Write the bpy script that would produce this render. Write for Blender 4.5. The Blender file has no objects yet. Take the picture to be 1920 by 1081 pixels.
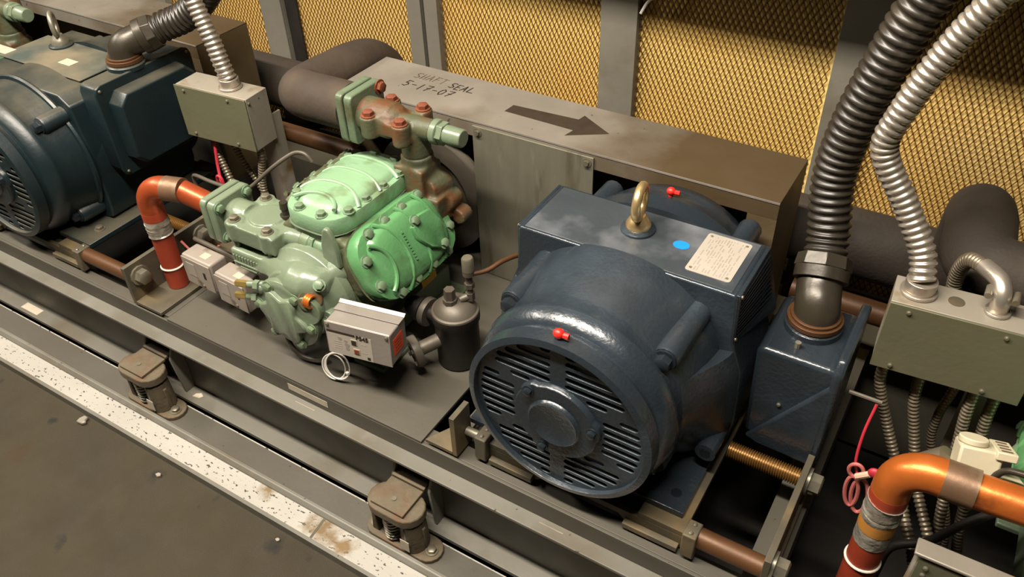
import bpy, bmesh, math, random
from mathutils import Vector, Matrix
random.seed(7)
PI = math.pi
SC = bpy.context.scene
COL = SC.collection

# ------------------------------------------------------------------ camera
cam_d = bpy.data.cameras.new('camera')
cam = bpy.data.objects.new('camera', cam_d); COL.objects.link(cam)
cam_d.sensor_width = 36.0
cam_d.lens = 1541.6 / 1920 * 36.0
cam_d.clip_start = 0.02
RX = Vector((0.85273, 0.52152, -0.02953)); DN = Vector((0.31058, -0.55167, -0.77408)); FW = Vector((-0.41999, 0.65091, -0.63239))
cam.matrix_world = Matrix(((RX.x, -DN.x, -FW.x, 0), (RX.y, -DN.y, -FW.y, 0), (RX.z, -DN.z, -FW.z, 1.6), (0, 0, 0, 1)))
SC.camera = cam

# ------------------------------------------------------------------ light
SC.view_settings.view_transform = 'Standard'
SC.view_settings.look = 'None'
SC.view_settings.gamma = 1.0
SC.view_settings.use_curve_mapping = False
SC.view_settings.exposure = 0.0
W = bpy.data.worlds.new('world'); SC.world = W; W.use_nodes = True
W.node_tree.nodes['Background'].inputs[0].default_value = (1.0, 0.86, 0.66, 1)
W.node_tree.nodes['Background'].inputs[1].default_value = 0.007

def area(name, loc, target, sx, sy, power, col):
    d = bpy.data.lights.new(name, 'AREA'); d.shape = 'RECTANGLE'; d.size = sx; d.size_y = sy
    d.energy = power; d.color = col
    o = bpy.data.objects.new(name, d); COL.objects.link(o); o.location = loc
    o.rotation_euler = (Vector(target) - Vector(loc)).to_track_quat('-Z', 'Y').to_euler()
    return o
# two fluorescent strips over the walkway, running along the row of machines
area('ceiling_tube_light', (-1.20, 0.20, 3.0), (-1.20, 0.9, 0.3), 2.6, 0.14, 245, (1.0, 0.91, 0.79))
area('ceiling_tube_light', (-4.2, 0.20, 3.0), (-3.4, 0.9, 0.3), 1.6, 0.14, 105, (1.0, 0.91, 0.79))

# ------------------------------------------------------------------ materials
def lin(h):
    h = h.lstrip('#'); v = [int(h[i:i + 2], 16) / 255 for i in (0, 2, 4)]
    return [(x / 12.92 if x <= 0.04045 else ((x + 0.055) / 1.055) ** 2.4) for x in v]

def mat(name, col, rough=0.5, metal=0.0, var=0.15, vs=9, dirt=None, dsc=5, dlo=0.55, dhi=0.75, bump=0.08, bs=90, spec=0.5, stretch=None, rvar=0.12, spk=None, spk_s=60, spk_t=0.68, coat=0, dust=None, damt=0.8, spots=None, xband=None):
    m = bpy.data.materials.new(name); m.use_nodes = True
    nt = m.node_tree; N = nt.nodes; L = nt.links
    b = N['Principled BSDF']
    tc = N.new('ShaderNodeTexCoord'); src = tc.outputs['Object']
    if stretch:
        mp = N.new('ShaderNodeMapping'); mp.inputs['Scale'].default_value = stretch
        L.new(src, mp.inputs[0]); src = mp.outputs[0]
    def noise(scale, det=4, s=None):
        n = N.new('ShaderNodeTexNoise'); n.inputs['Scale'].default_value = scale; n.inputs['Detail'].default_value = det
        L.new(s or src, n.inputs['Vector']); return n.outputs['Fac']
    def ramp(f, lo, hi):
        r = N.new('ShaderNodeMapRange'); r.inputs[1].default_value = lo; r.inputs[2].default_value = hi
        L.new(f, r.inputs[0]); return r.outputs[0]
    def mix(f, a, c):
        x = N.new('ShaderNodeMix'); x.data_type = 'RGBA'; L.new(f, x.inputs[0])
        for i, v in ((6, a), (7, c)):
            if isinstance(v, (list, tuple)): x.inputs[i].default_value = (*v[:3], 1)
            else: L.new(v, x.inputs[i])
        return x.outputs[2]
    c = lin(col)
    cur = mix(ramp(noise(vs), 0.3, 0.7), [x * (1 - var) for x in c], [min(1, x * (1 + var)) for x in c])
    if dirt:
        ds = dirt if isinstance(dirt, list) else [(dirt, dsc, dlo, dhi)]
        for k, (dc, sc, lo, hi) in enumerate(ds):
            mpd = N.new('ShaderNodeMapping'); mpd.inputs['Location'].default_value = (3.1 * k + 1.7, 0.6 * k, 2.2 * k)
            L.new(src, mpd.inputs[0])
            cur = mix(ramp(noise(sc, 7, mpd.outputs[0]), lo, hi), cur, lin(dc))
    if spk:
        cur = mix(ramp(noise(spk_s, 2), spk_t, spk_t + 0.04), cur, lin(spk))
    if dust:  # settled dust: lies on upward faces only
        ge = N.new('ShaderNodeNewGeometry'); sx = N.new('ShaderNodeSeparateXYZ'); L.new(ge.outputs['True Normal'], sx.inputs[0])
        up = ramp(sx.outputs[2], 0.55, 0.95); am = ramp(noise(6, 6), 0.3, 0.62)
        mu = N.new('ShaderNodeMath'); mu.operation = 'MULTIPLY'; L.new(up, mu.inputs[0]); L.new(am, mu.inputs[1])
        m2 = N.new('ShaderNodeMath'); m2.operation = 'MULTIPLY'; L.new(mu.outputs[0], m2.inputs[0]); m2.inputs[1].default_value = damt
        cur = mix(m2.outputs[0], cur, lin(dust))
    for (sp_p, sp_r, sp_c) in (spots or []):  # stains with a place of their own
        dn = N.new('ShaderNodeVectorMath'); dn.operation = 'DISTANCE'; L.new(tc.outputs['Object'], dn.inputs[0]); dn.inputs[1].default_value = sp_p
        ad = N.new('ShaderNodeMath'); ad.operation = 'MULTIPLY_ADD'; L.new(noise(38, 6, tc.outputs['Object']), ad.inputs[0]); ad.inputs[1].default_value = sp_r * 2.2; L.new(dn.outputs['Value'], ad.inputs[2])
        cur = mix(ramp(ad.outputs[0], sp_r * 2.2, sp_r * 1.3), cur, lin(sp_c))
    if xband:
        x0_, x1_, bc_ = xband
        sx = N.new('ShaderNodeSeparateXYZ'); L.new(tc.outputs['Object'], sx.inputs[0])
        ad = N.new('ShaderNodeMath'); ad.operation = 'MULTIPLY_ADD'; L.new(noise(7, 7, tc.outputs['Object']), ad.inputs[0]); ad.inputs[1].default_value = 0.5; L.new(sx.outputs[0], ad.inputs[2])
        cur = mix(ramp(ad.outputs[0], x0_ + 0.25, x1_ + 0.25), cur, lin(bc_))
    L.new(cur, b.inputs['Base Color'])
    rr = N.new('ShaderNodeMapRange'); rr.inputs[3].default_value = max(0.03, rough - rvar); rr.inputs[4].default_value = min(1, rough + rvar)
    L.new(noise(vs * 2.3), rr.inputs[0]); L.new(rr.outputs[0], b.inputs['Roughness'])
    b.inputs['Metallic'].default_value = metal
    b.inputs['Specular IOR Level'].default_value = spec
    b.inputs['Coat Weight'].default_value = coat
    b.inputs['Coat Roughness'].default_value = 0.15
    if bump:
        bp = N.new('ShaderNodeBump'); bp.inputs['Strength'].default_value = bump; bp.inputs['Distance'].default_value = 0.004
        L.new(noise(bs, 3), bp.inputs['Height']); L.new(bp.outputs[0], b.inputs['Normal'])
    return m

M = {}
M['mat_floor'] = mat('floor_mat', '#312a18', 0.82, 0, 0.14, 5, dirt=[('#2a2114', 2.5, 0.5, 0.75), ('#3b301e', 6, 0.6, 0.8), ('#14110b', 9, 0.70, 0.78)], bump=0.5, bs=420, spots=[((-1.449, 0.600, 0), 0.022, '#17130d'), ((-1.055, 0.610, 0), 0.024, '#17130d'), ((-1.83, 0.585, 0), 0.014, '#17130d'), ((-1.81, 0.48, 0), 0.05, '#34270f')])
M['pit'] = mat('pit_floor', '#1d1a14', 0.85, dirt='#14110d')
M['white_paint'] = mat('white_paint', '#9b978e', 0.5, 0, 0.06, 8, dirt=[('#8d8574', 5, 0.62, 0.8), ('#7c6f58', 2.2, 0.66, 0.8)], spk='#3c372e', spk_s=95, spk_t=0.62, bump=0.1, stretch=(0.8, 1.4, 1), spots=[((-0.97, 0.69, 0.02), 0.05, '#6a5636'), ((-1.16, 0.705, 0.02), 0.03, '#6d5c40'), ((-0.90, 0.675, 0.02), 0.03, '#705a38')])
M['frame_paint'] = mat('frame_paint', '#67645a', 0.5, 0.1, 0.1, 5, dirt=[('#554b3a', 4, 0.5, 0.75), ('#77726a', 9, 0.6, 0.8)], spk='#2b2821', spk_s=70, spk_t=0.74)
M['deck_paint'] = mat('deck_paint', '#4b473d', 0.55, 0.05, 0.1, 4, dirt=[('#474136', 3, 0.5, 0.75)], spk='#33302a', spk_s=80, spk_t=0.73)
M['post'] = mat('post_steel', '#7a766a', 0.5, 0.25, 0.12, 6, dirt='#68604e')
M['bracket'] = mat('bracket_steel', '#4b4537', 0.6, 0.1, 0.15, 9, dirt=[('#72603f', 7, 0.5, 0.7)], spk='#28241b', spk_s=60, spk_t=0.72)
M['rusty'] = mat('rusty_cast', '#594e3b', 0.7, 0.05, 0.2, 14, dirt=[('#5c412a', 12, 0.52, 0.72), ('#3a3224', 8, 0.52, 0.68), ('#6e6350', 18, 0.6, 0.75)], bump=0.3)
M['blue'] = mat('motor_blue', '#252c32', 0.27, 0.0, 0.1, 6, dirt=[('#39424a', 5, 0.52, 0.78)], bump=0.22, bs=130, spec=0.55, coat=0.25, rvar=0.08)
M['blue_top'] = mat('motor_blue_pale', '#363b3f', 0.42, 0, 0.12, 9, dirt=[('#74767a', 6, 0.46, 0.72)], bump=0.15)  # paler than the motor body, with grey scuff patches
M['blue_dark'] = mat('motor_inside', '#10151b', 0.4, 0, 0.1)
M['oldblue'] = mat('old_motor_blue', '#142225', 0.4, 0, 0.15, 6, bump=0.1, dust='#5e5746', damt=0.6)
M['oldblue_dusty'] = mat('old_motor_dusty', '#3a423c', 0.6, 0, 0.15, 5, dirt=[('#6e6450', 5, 0.40, 0.62)], bump=0.1)
M['green'] = mat('green_paint', '#5d6a54', 0.38, 0, 0.1, 8, dirt=[('#4b4a32', 9, 0.56, 0.72)], bump=0.2, bs=110, rvar=0.1, coat=0.15)
M['green_clean'] = mat('green_clean', '#69755f', 0.32, 0, 0.07, 8, dirt=[('#4f583c', 7, 0.62, 0.78)], bump=0.12, bs=110, coat=0.2)
M['green_grimy'] = mat('green_grimy', '#545a3e', 0.6, 0, 0.15, 10, dirt=[('#3c3322', 8, 0.42, 0.62), ('#607556', 6, 0.6, 0.75)], bump=0.3)
M['mint'] = mat('mint_paint', '#7b9b78', 0.36, 0, 0.08, 8, dirt=[('#5c6544', 11, 0.55, 0.70)], bump=0.15, bs=120, coat=0.2)
M['emerald'] = mat('emerald_paint', '#578958', 0.33, 0, 0.1, 7, dirt=[('#465438', 9, 0.54, 0.70)], bump=0.15, bs=120, coat=0.2)
M['valve_rust'] = mat('rust_green', '#4c4e38', 0.55, 0, 0.15, 10, dirt=[('#5c3c22', 11, 0.44, 0.56), ('#728b76', 9, 0.63, 0.7)], bump=0.3)
M['rust_bolt'] = mat('rust_bolt', '#75391d', 0.8, 0, 0.2, 30, dirt='#5a301e', bump=0.3)
M['steel_bolt'] = mat('steel_bolt', '#8d8878', 0.42, 0.6, 0.15, 30, dirt='#5c523c')
M['green_bolt'] = mat('green_bolt', '#6c866a', 0.4, 0, 0.1, 30, dirt='#5b5c40')
M['galv'] = mat('galvanised', '#837c70', 0.48, 0.3, 0.1, 7, dirt=[('#968c80', 4, 0.5, 0.7), ('#5a4b36', 2.2, 0.52, 0.68)], spk='#4a4236', spk_s=45, spk_t=0.73, xband=(0.05, 0.30, '#544530'))
M['galv_end'] = mat('galvanised_brown', '#6b5d44', 0.5, 0.3, 0.12, 6, dirt=[('#5a4a34', 3, 0.5, 0.7)])
M['galv_panel'] = mat('galvanised_panel', '#6f6b5c', 0.5, 0.35, 0.1, 5, dirt=[('#4c4433', 3.5, 0.6, 0.75), ('#85806f', 6, 0.6, 0.8)], stretch=(6, 1, 1))
M['box_grey'] = mat('box_grey', '#8a8375', 0.5, 0.2, 0.08, 6, dirt=[('#a1998c', 5, 0.55, 0.75), ('#6c5333', 8, 0.60, 0.72)], spk='#4c4030', spk_s=40, spk_t=0.74)
M['box_face'] = mat('box_face', '#5f5e48', 0.5, 0.15, 0.06, 6, dirt=[('#6c6750', 4, 0.55, 0.75)])
M['switch_grey'] = mat('switch_grey', '#8c8277', 0.5, 0.1, 0.08, 8, dirt=[('#5f513a', 14, 0.62, 0.72)])
M['alu_box'] = mat('aluminium_box', '#8d857d', 0.38, 0.3, 0.06, 8, dirt=[('#746b61', 6, 0.58, 0.75)])
M['alu_face'] = mat('aluminium_face', '#8f867e', 0.4, 0.25, 0.05, 8)
M['insul'] = mat('foam_insulation', '#382d22', 0.8, 0, 0.15, 8, dirt=[('#4c3f30', 5, 0.5, 0.75)], bump=0.25, bs=60)
M['insul_dark'] = mat('foam_insulation_dark', '#2f271e', 0.8, 0, 0.15, 8, dirt=[('#3d3226', 5, 0.5, 0.75)], bump=0.3, bs=120)
M['copper'] = mat('copper', '#ad4f2b', 0.36, 0.5, 0.12, 14, dirt=[('#8a3c1f', 12, 0.55, 0.72), ('#d0763f', 7, 0.6, 0.75)], bump=0.08)
M['copper_o'] = mat('copper_orange', '#c66a2c', 0.34, 0.55, 0.12, 14, dirt=[('#6e3a1c', 13, 0.6, 0.72), ('#b24a2e', 6, 0.55, 0.7)], bump=0.08)
M['copper_red'] = mat('copper_red', '#9c3d26', 0.45, 0.25, 0.12, 10, dirt=[('#8c3922', 10, 0.55, 0.7)])
M['copper_joint'] = mat('copper_joint', '#7a5f48', 0.45, 0.5, 0.15, 16, dirt=[('#a08a72', 14, 0.55, 0.7)])
M['copper_brown'] = mat('copper_brown', '#54371f', 0.5, 0.3, 0.15, 9, dirt='#463020')
M['foil'] = mat('foil_tape', '#b4ada0', 0.3, 0.55, 0.1, 20, dirt=[('#8a8072', 22, 0.5, 0.65)], bump=0.9, bs=55)
M['tape_brown'] = mat('brown_tape', '#a87232', 0.5, 0, 0.1, 12)
M['white_ring'] = mat('white_ring', '#c8bfae', 0.5, 0)
M['flex_silver'] = mat('flex_silver', '#b5ab9d', 0.32, 0.75, 0.08, 10, dirt=[('#8f8474', 8, 0.6, 0.75)], bump=0.03)
M['flex_small'] = mat('flex_small', '#7d7260', 0.4, 0.6, 0.1, 10, dirt=[('#4b4233', 9, 0.55, 0.7)])
M['flex_black'] = mat('flex_black', '#2c2720', 0.36, 0, 0.12, 8, dirt=[('#433c2e', 6, 0.58, 0.75)], bump=0.05)
M['fitting_dark'] = mat('fitting_dark', '#3d372c', 0.36, 0.3, 0.12, 8, dirt='#2f2a23')
M['black_iron'] = mat('black_iron', '#24211d', 0.55, 0.3, 0.15, 9, dirt='#3a332a')
M['iron_grey'] = mat('iron_grey', '#5d564b', 0.5, 0.3, 0.12, 10, dirt='#463d31')
M['gold'] = mat('zinc_gold', '#d8bb86', 0.32, 0.8, 0.1, 14, dirt='#8f7040')
M['brass'] = mat('brass', '#b39a5a', 0.35, 0.8, 0.1, 20, dirt='#6a5630')
M['thread_gold'] = mat('thread_gold', '#7d5a2c', 0.4, 0.6, 0.1, 14, dirt='#54401f')
M['red_plastic'] = mat('red_plastic', '#d8261c', 0.4, 0, 0.05)
M['red_wire'] = mat('red_wire', '#a82634', 0.5, 0, 0.1)
M['pink_wire'] = mat('pink_wire', '#b0605a', 0.5, 0, 0.1)
M['pale_tie'] = mat('pale_tie', '#c4a890', 0.5, 0, 0.05)
M['white_wire'] = mat('white_wire', '#cdc7bc', 0.45, 0, 0.05)
M['cream'] = mat('cream_plastic', '#b7ad92', 0.5, 0, 0.06, 10, dirt=[('#6e6249', 14, 0.66, 0.74)])
M['label_white'] = mat('label_paper', '#a99f8c', 0.6, 0, 0.08, 30, dirt=[('#9a8c74', 22, 0.55, 0.7)])
M['plate_alu'] = mat('nameplate_metal', '#b2a99c', 0.42, 0.25, 0.06, 14)
M['bolt_dark'] = mat('bolt_dark', '#20262b', 0.35, 0.1, 0.1, 20)
M['ink'] = mat('ink', '#2a2019', 0.6, 0, 0.1, bump=0)
M['ink_soft'] = mat('ink_soft', '#5b4c3d', 0.6, 0, 0.1, bump=0)
M['print_grey'] = mat('print_grey', '#8d8479', 0.55, 0, 0.1, bump=0)
M['arrow'] = mat('arrow_paint', '#33291e', 0.55, 0, 0.12, 20, dirt='#4a3d2e', bump=0)
M['blue_dot'] = mat('blue_sticker', '#1b7fe0', 0.45, 0, 0.03, bump=0)
M['orange_label'] = mat('orange_label', '#e0502a', 0.5, 0, 0.05, bump=0)
M['yellow_label'] = mat('yellow_label', '#d8a020', 0.5, 0, 0.05, bump=0)
M['yellow_sheet'] = mat('yellow_insulation', '#ffdf86', 0.8, 0, 0.04, 2.2, dirt=[('#fdd070', 1.6, 0.45, 0.7), ('#ffe9a6', 1.1, 0.55, 0.75)], bump=0.2, bs=40)
M['mesh'] = mat('expanded_metal', '#6e4c1e', 0.55, 0.0, 0.12, 9)

# ------------------------------------------------------------------ mesh builder
def orth(d):
    d = Vector(d).normalized()
    a = Vector((0, 0, 1)) if abs(d.z) < 0.9 else Vector((1, 0, 0))
    u = d.cross(a).normalized(); v = d.cross(u).normalized()
    return d, u, v

def spline(pts, step):
    P = [Vector(p) for p in pts]
    P = [P[0] * 2 - P[1]] + P + [P[-1] * 2 - P[-2]]
    raw = []
    for i in range(1, len(P) - 2):
        for k in range(24):
            t = k / 24; a, b, c, d = P[i - 1], P[i], P[i + 1], P[i + 2]
            raw.append(0.5 * ((2 * b) + (c - a) * t + (2 * a - 5 * b + 4 * c - d) * t * t + (3 * b - a - 3 * c + d) * t ** 3))
    raw.append(P[-2])
    L = [0]
    for a, b in zip(raw, raw[1:]): L.append(L[-1] + (b - a).length)
    n = max(2, int(round(L[-1] / step))); out = []; j = 0
    for k in range(n + 1):
        s = L[-1] * k / n
        while j < len(raw) - 2 and L[j + 1] < s: j += 1
        seg = L[j + 1] - L[j]
        out.append(raw[j].lerp(raw[j + 1], (s - L[j]) / seg if seg > 1e-9 else 0))
    return out

def stadium(a, b, n=10, sq=0):
    """outline: half length a (u), half width b (v); rounded ends"""
    r = min(b, a); out = []
    for k in range(n + 1):
        t = -PI / 2 + PI * k / n; out.append((a - r + r * math.cos(t), b * math.sin(t)))
    for k in range(n + 1):
        t = PI / 2 + PI * k / n; out.append((-(a - r) + r * math.cos(t), b * math.sin(t)))
    return out

def rrect(a, b, r, n=4):
    out = []
    for cx, cy, t0 in ((a - r, -b + r, -PI / 2), (a - r, b - r, 0), (-a + r, b - r, PI / 2), (-a + r, -b + r, PI)):
        for k in range(n + 1):
            t = t0 + PI / 2 * k / n; out.append((cx + r * math.cos(t), cy + r * math.sin(t)))
    return out

class MB:
    def __init__(s): s.bm = bmesh.new(); s.T = None
    def v(s, p):
        p = Vector(p)
        return s.bm.verts.new(s.T @ p if s.T else p)
    def face(s, vs):
        try: return s.bm.faces.new(vs)
        except ValueError: return None
    def box(s, c, d, R=None):
        c = Vector(c); R = R or Matrix.Identity(3); vs = []
        for x in (-1, 1):
            for y in (-1, 1):
                for z in (-1, 1): vs.append(s.v(c + R @ Vector((x * d[0] / 2, y * d[1] / 2, z * d[2] / 2))))
        for f in ((0, 1, 3, 2), (4, 6, 7, 5), (0, 4, 5, 1), (2, 3, 7, 6), (0, 2, 6, 4), (1, 5, 7, 3)): s.face([vs[i] for i in f])
        return s
    def b2(s, x0, x1, y0, y1, z0, z1): return s.box(((x0 + x1) / 2, (y0 + y1) / 2, (z0 + z1) / 2), (x1 - x0, y1 - y0, z1 - z0))
    def prism(s, poly, o, u, v, d):
        """polygon in (u,v) at origin o swept by vector d"""
        o, u, v, d = Vector(o), Vector(u), Vector(v), Vector(d)
        A = [s.v(o + u * a + v * b) for a, b in poly]; B = [s.v(o + u * a + v * b + d) for a, b in poly]
        s.face(A[::-1]); s.face(B); n = len(poly)
        for i in range(n): s.face([A[i], A[(i + 1) % n], B[(i + 1) % n], B[i]])
        return s
    def loft(s, rings, cap=True):
        R = [[s.v(p) for p in r] for r in rings]; n = len(R[0])
        for a, b in zip(R, R[1:]):
            for i in range(n): s.face([a[i], a[(i + 1) % n], b[(i + 1) % n], b[i]])
        if cap: s.face(R[0][::-1]); s.face(R[-1])
        return s
    def cyl(s, p0, p1, r0, r1=None, n=16):
        p0, p1 = Vector(p0), Vector(p1); r1 = r0 if r1 is None else r1
        d, u, v = orth(p1 - p0)
        return s.loft([[p + (u * math.cos(2 * PI * k / n) + v * math.sin(2 * PI * k / n)) * r for k in range(n)] for p, r in ((p0, r0), (p1, r1))])
    def hexa(s, p, axis, r, h, washer=True):
        p = Vector(p); d = Vector(axis).normalized()
        if washer: s.cyl(p, p + d * h * 0.2, r * 1.35, n=12)
        s.cyl(p, p + d * h * 0.9, r, n=6); s.cyl(p + d * h * 0.9, p + d * h, r, r * 0.8, n=6)
        return s
    def lathe(s, prof, o, axis, n=32, cap=True):
        o = Vector(o); d, u, v = orth(axis)
        return s.loft([[o + d * h + (u * math.cos(2 * PI * k / n) + v * math.sin(2 * PI * k / n)) * max(r, 1e-4) for k in range(n)] for r, h in prof], cap)
    def tube(s, path, r, n=10, cap=True):
        P = [Vector(p) for p in path]; rad = r if callable(r) else (lambda i: r)
        d, u, v = orth(P[1] - P[0]); rings = []
        for i, p in enumerate(P):
            t = (P[min(i + 1, len(P) - 1)] - P[max(i - 1, 0)]).normalized()
            u = (u - t * u.dot(t)).normalized(); v = t.cross(u)
            q = rad(i); rings.append([p + (u * math.cos(2 * PI * k / n) + v * math.sin(2 * PI * k / n)) * q for k in range(n)])
        return s.loft(rings, cap)
    def ell(s, c, r, n=14, R=None):
        c = Vector(c); R = R or Matrix.Identity(3)
        rings = []
        for i in range(n // 2 + 1):
            t = -PI / 2 + PI * i / (n // 2); q = max(math.cos(t), 0.01)
            rings.append([c + R @ Vector((r[0] * q * math.cos(2 * PI * k / n), r[1] * q * math.sin(2 * PI * k / n), r[2] * math.sin(t))) for k in range(n)])
        return s.loft(rings)
    def torus(s, c, axis, R, r, n=32, m=10):
        c = Vector(c); d, u, v = orth(axis); V = []
        for i in range(n):
            a = 2 * PI * i / n; e = u * math.cos(a) + v * math.sin(a)
            V.append([s.v(c + e * (R + r * math.cos(2 * PI * k / m)) + d * r * math.sin(2 * PI * k / m)) for k in range(m)])
        for i in range(n):
            for k in range(m): s.face([V[i][k], V[(i + 1) % n][k], V[(i + 1) % n][(k + 1) % m], V[i][(k + 1) % m]])
        return s
    def build(s, name, m, root=None, parent=None, bevel=0, ang=40, remesh=0, smooth=0, seg=2):
        bmesh.ops.recalc_face_normals(s.bm, faces=s.bm.faces)
        me = bpy.data.meshes.new(name); s.bm.to_mesh(me); s.bm.free()
        if root is not None: me.transform(Matrix.Translation(-root.location))
        o = bpy.data.objects.new(name, me); COL.objects.link(o)
        o.data.materials.append(M[m] if isinstance(m, str) else m)
        if remesh:
            r = o.modifiers.new('remesh', 'REMESH'); r.mode = 'VOXEL'; r.voxel_size = remesh
            if smooth:
                q = o.modifiers.new('smooth', 'SMOOTH'); q.iterations = smooth; q.factor = 0.6
            dg = bpy.context.evaluated_depsgraph_get()
            nm = bpy.data.meshes.new_from_object(o.evaluated_get(dg)); o.modifiers.clear()
            old = o.data; o.data = nm; bpy.data.meshes.remove(old); nm.name = name
            if not nm.materials: nm.materials.append(M[m])
            me = nm
            for p in me.polygons: p.use_smooth = True
        else:
            for p in me.polygons: p.use_smooth = True
            me.set_sharp_from_angle(angle=math.radians(ang))
            if bevel:
                b = o.modifiers.new('bevel', 'BEVEL'); b.width = bevel; b.segments = seg; b.limit_method = 'ANGLE'; b.angle_limit = math.radians(35)
        par = parent or root
        if par is not None: o.parent = par
        return o

def tag(o, label=None, cat=None, group=None, kind=None):
    if label: o['label'] = label
    if cat: o['category'] = cat
    if group: o['group'] = group
    if kind: o['kind'] = kind
    return o
def thing(name, loc, label, cat, group=None):
    o = bpy.data.objects.new(name, None); COL.objects.link(o); o.location = loc; o.empty_display_size = 0.05
    return tag(o, label, cat, group)
def struct(o): o['kind'] = 'structure'; return o
def kids(o): return [c for c in bpy.data.objects if c.parent == o]
def dup(o, loc, label=None, parent=None):
    c = o.copy(); COL.objects.link(c)
    if parent: c.parent = parent
    else: c.location = loc
    if label: c['label'] = label
    for k in kids(o): dup(k, None, None, c)
    return c
def place(me_obj, name, root, loc, R=None, parent=None, m=None):
    """another piece sharing a mesh; loc in world coordinates"""
    o = bpy.data.objects.new(name, me_obj); COL.objects.link(o)
    o.parent = parent or root
    o.location = Vector(loc) - root.location
    if R is not None: o.rotation_euler = R.to_euler()
    return o
def shared(mb, name, m, ang=40):
    bmesh.ops.recalc_face_normals(mb.bm, faces=mb.bm.faces)
    me = bpy.data.meshes.new(name); mb.bm.to_mesh(me); mb.bm.free(); me.materials.append(M[m])
    for p in me.polygons: p.use_smooth = True
    me.set_sharp_from_angle(angle=math.radians(ang)); return me
def zrot(d):  # rotation taking +Z to d
    return Vector((0, 0, 1)).rotation_difference(Vector(d).normalized()).to_matrix()
def strokes(mb, segs, o, u, v, w, n):
    """flat pen strokes: polylines in (u,v) drawn as thin raised ribbons"""
    o, u, v, n = Vector(o), Vector(u), Vector(v), Vector(n)
    for line in segs:
        for (a, b), (c, d) in zip(line, line[1:]):
            p = o + u * a + v * b; q = o + u * c + v * d; t = (q - p)
            if t.length < 1e-6: continue
            s_ = t.normalized().cross(n).normalized() * w / 2; e = t.normalized() * w * 0.35
            mb.face([mb.v(p - e - s_), mb.v(q + e - s_), mb.v(q + e + s_), mb.v(p - e + s_)])
def text_mesh(txt, size, name, m, extrude=0.0002):
    c = bpy.data.curves.new(name, 'FONT'); c.body = txt; c.size = size; c.extrude = extrude; c.resolution_u = 2; c.offset = size * 0.03
    o = bpy.data.objects.new(name, c); COL.objects.link(o)
    dg = bpy.context.evaluated_depsgraph_get(); me = bpy.data.meshes.new_from_object(o.evaluated_get(dg))
    bpy.data.objects.remove(o); me.materials.clear(); me.materials.append(M[m]); return me

X, Y, Z = Vector((1, 0, 0)), Vector((0, 1, 0)), Vector((0, 0, 1))
BOLT_STEEL = shared(MB().hexa((0, 0, 0), Z, 0.011, 0.011), 'bolt', 'steel_bolt')
BOLT_GREEN = shared(MB().hexa((0, 0, 0), Z, 0.0105, 0.011), 'bolt', 'green_bolt')
BOLT_RUST = shared(MB().hexa((0, 0, 0), Z, 0.013, 0.012), 'bolt', 'rust_bolt')
BOLT_BLUE = shared(MB().hexa((0, 0, 0), Z, 0.013, 0.016), 'bolt', 'bolt_dark')
BOLT_BIG = shared(MB().hexa((0, 0, 0), Z, 0.020, 0.028), 'bolt', 'steel_bolt')
SCREW = shared(MB().cyl((0, 0, 0), (0, 0, 0.002), 0.0042, n=10).cyl((0, 0, 0.002), (0, 0, 0.0035), 0.0042, 0.0025, n=10), 'screw', 'steel_bolt')
SCREW_BIG = shared(MB().cyl((0, 0, 0), (0, 0, 0.0015), 0.011, n=14).cyl((0, 0, 0.0015), (0, 0, 0.007), 0.0065, n=6), 'screw', 'steel_bolt')


# ================================================================== setting
floor = struct(MB().b2(-5.5, 3.5, -2.2, 0.65, -0.05, 0.0).build('floor', 'mat_floor'))
struct(MB().b2(-5.5, 3.5, 0.80, 2.6, -0.16, -0.10).build('floor', 'pit'))
# painted steel kerb between the walkway and the machine pan
kerb = struct(MB().b2(-5.5, 3.5, 0.652, 0.708, -0.05, 0.022).build('trim_1', 'white_paint', bevel=0.0015))
m = MB().b2(-5.5, 3.5, 0.643, 0.652, -0.05, 0.0245)
m.build('front_edge', 'frame_paint', parent=kerb)
MB().prism([(0.708, -0.05), (0.726, -0.05), (0.726, 0.032), (0.717, 0.032), (0.708, 0.0235)], (-5.5, 0, 0), Y, Z, X * 9).build('back_lip', 'frame_paint', parent=kerb, bevel=0.002)
MB().box((-0.985, 0.680, 0.0222), (0.006, 0.056, 0.0008), Matrix.Rotation(0.12, 3, 'Z')).build('joint', 'bracket', parent=kerb)
pan = struct(MB().b2(-5.5, 3.5, 0.726, 0.808, -0.05, -0.008).build('trim_2', 'deck_paint', bevel=0.001))
MB().b2(-5.5, 3.5, 0.8045, 0.8075, -0.0085, -0.0068).build('bright_edge', 'white_paint', parent=pan)  # paler strip along the rear edge of the pan

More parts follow.
